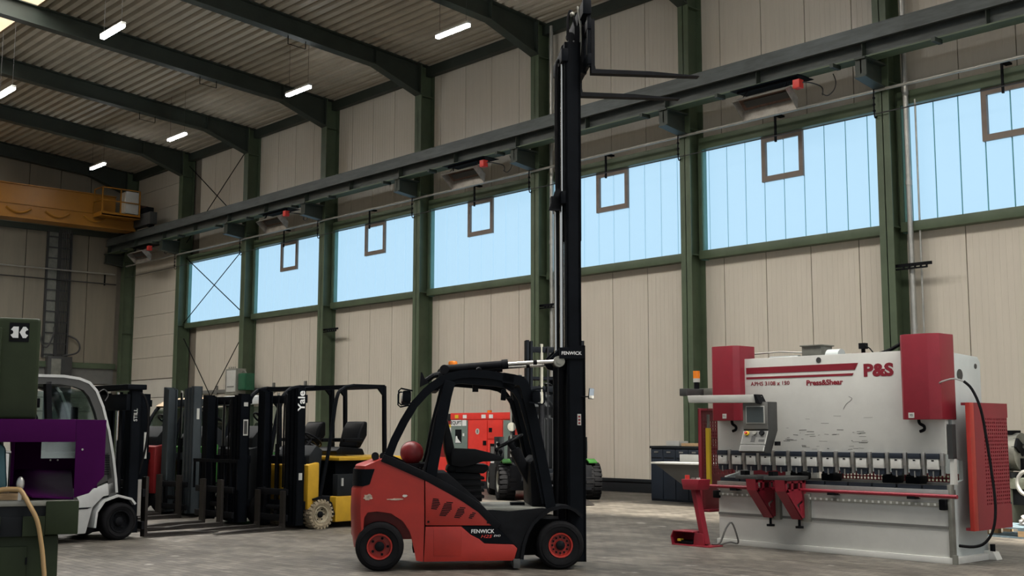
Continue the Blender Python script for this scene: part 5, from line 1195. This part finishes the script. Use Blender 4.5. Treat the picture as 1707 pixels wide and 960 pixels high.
wb_ = B().box(0, 0.45, 0, 0.3, 0, 0.06).build('wood_block', WOOD, bevel=0.005); wb_.location = (-15.95, 19.15, 1.13); tag(wb_, 'pale wooden board lying on the navy cabinet', 'board')
pl_ = B().box(0, 0.35, 0, 0.3, 0, 0.10).build('paper_tray', LGREY, bevel=0.008); pl_.location = (-16.40, 19.2, 1.13); tag(pl_, 'pale grey tray on the corner of the navy cabinet', 'tray')
hw = B().cyl((0,0,0),(0,0,0.34),0.03,n=10).bar((-0.2,0,0.25),(0.25,0,0.25),0.06,0.09).box(-0.10,-0.02,-0.05,0.05,0.15,0.3).build('clamp_handle', BLACKM); hw.location = (-15.35, 19.60, 1.13); tag(hw, 'black cross-shaped clamp standing on the navy cabinet', 'clamp')

# ================================================================== lathe and pallet at the right edge
lt = thing('lathe', 'old grey-green lathe with big chuck behind the press brake at the right edge', 'lathe', (-9.58, 18.35, 0))
B().box(-0.6, 0.62, 0.0, 0.8, 0.70, 1.40).build('headstock', LATHE, lt, bevel=0.04, seg=3); B().box(-0.6, 2.6, 0.05, 0.75, 0.55, 0.72).build('bed', LATHE, lt, bevel=0.015)
B().box(-0.6, 0.9, 0.05, 0.75, 0.0, 0.55).build('pedestal', LATHE, lt, bevel=0.02); B().box(0.9, 2.2, 0.12, 0.7, 0.30, 0.55).build('web', CHAR, lt)
ck = B().cyl((0.62,0.35,1.12),(0.70,0.35,1.12),0.26,n=32).cyl((0.70,0.35,1.12),(0.98,0.35,1.12),0.30,n=32).build('chuck', GREYM, lt, smooth=True)
for k in range(3):
    a = 2*pi*k/3+0.5; B().bar((0.98,0.35+0.1*cos(a),1.12+0.1*sin(a)), (0.98,0.35+0.29*cos(a),1.12+0.29*sin(a)), 0.16, 0.08, (1,0,0)).build('jaw', BLACKM, ck)
B().cyl((0.97,0.35,1.12),(0.985,0.35,1.12),0.07,n=16).build('bore', BLACKM, ck)
B().cyl((0.1,-0.06,1.18),(0.1,0,1.18),0.03,n=10).bar((0.1,-0.06,1.18),(0.22,-0.06,1.14),0.02,0.02).build('gear_lever', STEEL, lt); B().box(0.5,0.95,0.0,0.5,0.72,0.80).build('guard_base', CHAR, lt)
B().box(0.4, 0.9, 0.2, 0.5, 1.40, 1.46).build('top_rod', BLACKM, lt)
B().tube([(1.35,-0.05,0.42),(1.15,-0.1,0.5),(1.08,-0.1,0.66),(1.18,-0.1,0.82),(1.40,-0.05,0.84)], 0.03, 8).build('coolant_hose', LGREY, lt, smooth=True)
pa = thing('pallet', 'blue-grey wooden pallet loaded with rags at the right edge', 'pallet', (-8.05, 16.05, 0))
for k in range(5): B().box(0, 1.2, 0.17*k, 0.17*k+0.12, 0.125, 0.147).build('plank', PALLET, pa)
for k in range(3): B().box(0, 1.2, 0.36*k, 0.36*k+0.10, 0.0, 0.022).build('plank', PALLET, pa)
for xx in (0.0, 0.55, 1.1):
    for yy in (0.0, 0.36, 0.72): B().box(xx, xx+0.10, yy, yy+0.10, 0.022, 0.10).build('block', WOOD, pa)
    B().box(xx, xx+0.10, 0, 0.82, 0.10, 0.125).build('plank', PALLET, pa)
bu = B().lathe([(0.001,0.0),(0.12,0.0),(0.14,0.30),(0.15,0.32),(0.135,0.31),(0.115,0.02),(0.001,0.02)], (0,0,0), (0,0,1), 24).build('bucket', CHAR, smooth=True); bu.location = (-7.80, 16.22, 0.148); tag(bu, 'charcoal bucket of scraps standing on the blue-grey pallet', 'bucket')
def crumple(name, rx, ry, rz, m, seed, loc, label, cat):
    rnd = random.Random(seed); b = B(); n, mm = 18, 9; vs = []; fs = []
    for j in range(mm+1):
        t = 0.5*pi*j/mm
        for i in range(n):
            q = 1 + rnd.uniform(-0.22, 0.22)*(1 if j < mm else 0.2)
            vs.append((rx*sin(t)*cos(2*pi*i/n)*q, ry*sin(t)*sin(2*pi*i/n)*q, rz*cos(t)*q))
    for j in range(mm):
        for i in range(n): fs.append((j*n+i, j*n+(i+1)%n, (j+1)*n+(i+1)%n, (j+1)*n+i))
    fs.append(tuple(range(mm*n, mm*n+n)))
    o = b.add(vs, fs).build(name, m, smooth=True); o.location = loc; tag(o, label, cat)
crumple('scrap_bundle', 0.12, 0.12, 0.14, RAG, 2, (-7.80, 16.22, 0.44), 'pale crumpled scraps heaped in the charcoal bucket', 'scraps')
crumple('rag_heap', 0.14, 0.20, 0.15, RAG, 5, (-7.56, 16.62, 0.148), 'pale stained rags heaped on the pallet beside the bucket', 'rags')
crumple('cloth_heap', 0.20, 0.26, 0.24, DENIM, 9, (-7.14, 16.50, 0.148), 'grey-blue cloth heaped at the outer end of the pallet', 'cloth')

# ================================================================== boxes on a far column
db = thing('distribution_box', 'grey electrical box with dark green side box on a far column above the parked trucks', 'electrical box', (-37.15, 20.35, 2.75))
B().box(-0.10, 0.66, -0.12, 0.26, -0.1, 0.80).build('casing', GREYM, db, bevel=0.015); B().box(0.02, 0.64, -0.14, -0.12, 0.0, 0.74).build('door', LGREY, db, bevel=0.01); B().box(0.1, 0.55, -0.15, -0.14, 0.16, 0.20).build('louvre', MGREY, db)
for k in range(4): B().tube([(0.10+0.14*k,-0.10,0.80),(0.13+0.14*k,-0.10,0.86),(0.17+0.14*k,-0.10,0.80)], 0.015, 6).build('cable_gland', GREYM, db)
db2 = bpy.data.objects.new('side_box', None); COL.objects.link(db2); db2.parent = db; db2.location = (0.70, 0.05, 0)
B().box(0.0, 0.50, -0.10, 0.24, 0.05, 0.62).build('casing', DOORG, db2, bevel=0.01); B().box(0.02, 0.48, -0.115, -0.10, 0.08, 0.60).build('door', DOORG, db2, bevel=0.004); B().tube([(0.05,0,0.62),(0.15,0,0.72),(0.28,0,0.70),(0.36,0,0.62)], 0.02, 6).build('conduit', GREYM, db2)
wcn = B().box(-42.0, -32.3, 21.07, 21.12, 2.78, 2.90); 
for k in range(5): wcn.box(-41.5+2*k, -41.4+2*k, 21.06, 21.12, 2.74, 3.05)
wcn = wcn.build('cable_duct', MGREY); tag(wcn, 'long grey cable duct on the wall behind the parked trucks', 'cable duct')
fs_ = B().box(0, 0.22, -0.01, 0, 0, 0.32).build('fire_sign', LGREY); B().box(0.02,0.20,-0.014,-0.01,0.02,0.14).box(0.02,0.09,-0.014,-0.01,0.17,0.30).box(0.12,0.2,-0.014,-0.01,0.17,0.30).build('sign_print', REDBOX, fs_); fs_.location = (-37.75, 21.10, 3.05); tag(fs_, 'small white and red sign on the wall left of the grey electrical box', 'sign')

# ================================================================== green machine tool at the left edge
fdv = Vector((-sin(YAW), cos(YAW), 0))
gu = Vector((cos(YAW+0.38), sin(YAW+0.38), 0)); gP = fdv*7.0 + Vector((cos(YAW), sin(YAW), 0))*(-2.6)
gm = thing('machine_tool', 'dark green machine tool with purple guard cut by the left edge', 'machine tool', gP + gu*(0.93*2.6), YAW+0.38)
gm.scale = (0.93, 1, 1)
hd = B().box(-3.75, -2.800, 0.0, 0.7, 1.50, 2.09).build('head_housing', MGREEN, gm, bevel=0.02, seg=3)
B().box(-3.75, -3.02, -0.03, 0.0, 1.62, 2.03).build('housing_door', MGREEN, hd, bevel=0.01)
lg = B().box(-2.980, -2.866, -0.004, 0.0, 1.950, 2.061).build('logo_plate', BLACKM, hd)
def arc(cx, cz, r, a0, a1, n=8): return [(cx+r*cos(a0+(a1-a0)*k/n), cz+r*sin(a0+(a1-a0)*k/n)) for k in range(n+1)]
cx1, cz1 = -2.966, 2.005
L1 = [(-2.928,2.038),(-2.958,2.038),(-2.973,2.020)] + arc(-2.972, cz1, 0.0135, pi/2, -pi/2, 8) + [(-2.973,1.988),(-2.960,1.972),(-2.928,1.972)]
B().prism(L1, 'y', -0.0065, -0.003).build('logo_mark', WHITE, lg)
L2 = [(-2.922,2.005),(-2.902,2.038),(-2.886,2.038),(-2.872,2.022)] + arc(-2.875, cz1, 0.0135, pi/2, 3*pi/2, 8) + [(-2.872,1.988),(-2.884,1.972),(-2.902,1.972)]
B().prism(L2, 'y', -0.0065, -0.003).build('logo_mark', WHITE, lg)
# purple guard: an open box seen from its open front
pg = bpy.data.objects.new('splash_guard', None); COL.objects.link(pg); pg.parent = gm; pg.location = (0,0,0)
B().box(-3.75, -2.572, -0.30, -0.28, 1.372, 1.499).build('top_rail', PURPLE, pg, bevel=0.003)
B().prism([(-2.572,1.499),(-2.398,1.496),(-2.398,1.180),(-2.482,1.085),(-2.568,1.060)], 'y', -0.30, -0.28).build('front_post', PURPLE, pg, bevel=0.003)
B().box(-3.75, -2.40, -0.28, 0.42, 1.480, 1.497).build('top_sheet', PURPLE, pg)
B().box(-2.412, -2.398, -0.28, 0.42, 1.18, 1.48).build('side_sheet', PURPLE, pg)
B().add([(-2.398,-0.28,1.18),(-2.48,-0.28,1.085),(-2.48,0.42,1.085),(-2.398,0.42,1.18),(-2.41,-0.28,1.185),(-2.49,-0.28,1.09),(-2.49,0.42,1.09),(-2.41,0.42,1.185)], [(0,1,2,3),(7,6,5,4),(0,4,5,1),(3,2,6,7),(0,3,7,4),(1,5,6,2)]).build('side_sheet', PURPLE, pg)
bsh = B().box(-2.92, -2.76, 0.42, 0.44, 1.08, 1.49).box(-2.54, -2.40, 0.42, 0.44, 1.08, 1.49).box(-2.76, -2.54, 0.42, 0.44, 1.08, 1.265).build('back_sheet', PURPLE, pg)
B().box(-2.76, -2.54, 0.428, 0.432, 1.265, 1.44).build('sight_window', glass('sight_glass', (0.55,0.62,0.60), 0.25, 0.2), pg)
B().add([(-2.80,-0.28,1.075),(-2.568,-0.28,1.062),(-2.568,0.42,1.20),(-2.92,0.42,1.20),(-2.92,-0.10,1.11),(-2.80,-0.28,1.065),(-2.568,-0.28,1.052),(-2.568,0.42,1.19),(-2.92,0.42,1.19),(-2.92,-0.10,1.10)], [(0,1,2,3,4),(9,8,7,6,5),(0,5,6,1),(1,6,7,2),(2,7,8,3),(3,8,9,4),(4,9,5,0)]).build('tray', PURPLE, pg)
for (x_, z_) in ((-2.53, 1.33), (-2.655, 1.255), (-2.70, 1.255)): B().cyl((x_, -0.305 if x_ > -2.6 else 0.415, z_), (x_, -0.298 if x_ > -2.6 else 0.42, z_), 0.006, n=8).build('bolt', STEEL, pg)
B().box(-2.935, -2.915, 0.0, 0.42, 1.10, 1.48).build('inner_sheet', PURPLE, pg)
# table and base
tb_ = B().box(-3.75, -2.541, -0.32, 0.35, 1.020, 1.050).build('table_top', WOOD if False else GREYM, gm, bevel=0.006)
B().box(-2.722, -2.536, -0.33, 0.30, 0.862, 1.046).build('table_end', MGREEN, gm, bevel=0.008)
B().box(-3.75, -2.722, -0.31, 0.30, 0.965, 1.02).build('saddle', CHAR, gm); B().box(-2.970, -2.840, -0.315, 0.30, 0.855, 0.965).build('slide_way', CHAR, gm, bevel=0.004)
B().box(-2.845, -2.722, -0.325, 0.30, 0.858, 0.965).build('slide_cover', MGREEN, gm); B().box(-3.75, -2.968, -0.325, 0.3, 0.858, 0.965).build('slide_cover', MGREEN, gm)
B().prism([(-3.75,0.855),(-2.643,0.855),(-2.636,0.0),(-3.75,0.0)], 'y', -0.27, 0.60).build('base', MGREEN, gm, bevel=0.01)
B().box(-3.40, -2.815, -0.285, -0.27, 0.50, 0.80).build('base_door', MGREEN, gm, bevel=0.004); B().box(-2.822, -2.812, -0.29, -0.27, 0.70, 0.74).build('hinge', BLACKM, gm)
B().box(-3.30, -2.90, -0.4, -0.285, 0.56, 0.60).build('drip_ledge', LATHE, gm, bevel=0.01)
B().box(-3.5, -3.00, 0.0, 0.5, 0.9, 1.5).build('column', MGREEN, gm)
B().box(-3.0, -2.86, 0.1, 0.22, 1.03, 1.10).build('vice_jaw', STEEL, gm, bevel=0.01)
B().box(-3.10, -2.84, -0.2, 0.0, 1.05, 1.085).build('work_board', WOOD, gm)
B().tube([(-3.05,-0.26,1.10),(-2.957,-0.28,1.112),(-2.89,-0.30,1.112),(-2.859,-0.32,1.10),(-2.813,-0.345,1.027),(-2.766,-0.35,0.941),(-2.735,-0.35,0.804),(-2.720,-0.35,0.70),(-2.711,-0.35,0.599),(-2.71,-0.35,0.3),(-2.72,-0.35,0.0)], 0.014, 10).build('hose', HOSE, gm, smooth=True)
B().ball((-2.870,-0.26,1.14), 0.024, 0.018, 0.042).build('knob', STEEL, gm, smooth=True); B().bar((-2.87,-0.26,1.10),(-2.87,-0.26,1.05),0.02,0.02).build('knob_stem', STEEL, gm)
tc_ = B().prism([(-3.2,1.36),(-2.985,1.36),(-2.965,1.335),(-2.955,1.20),(-2.945,1.12),(-2.995,1.09),(-3.2,1.09)], 'y', -0.24, -0.05).build('chuck_cover', TEAL, gm, bevel=0.02)
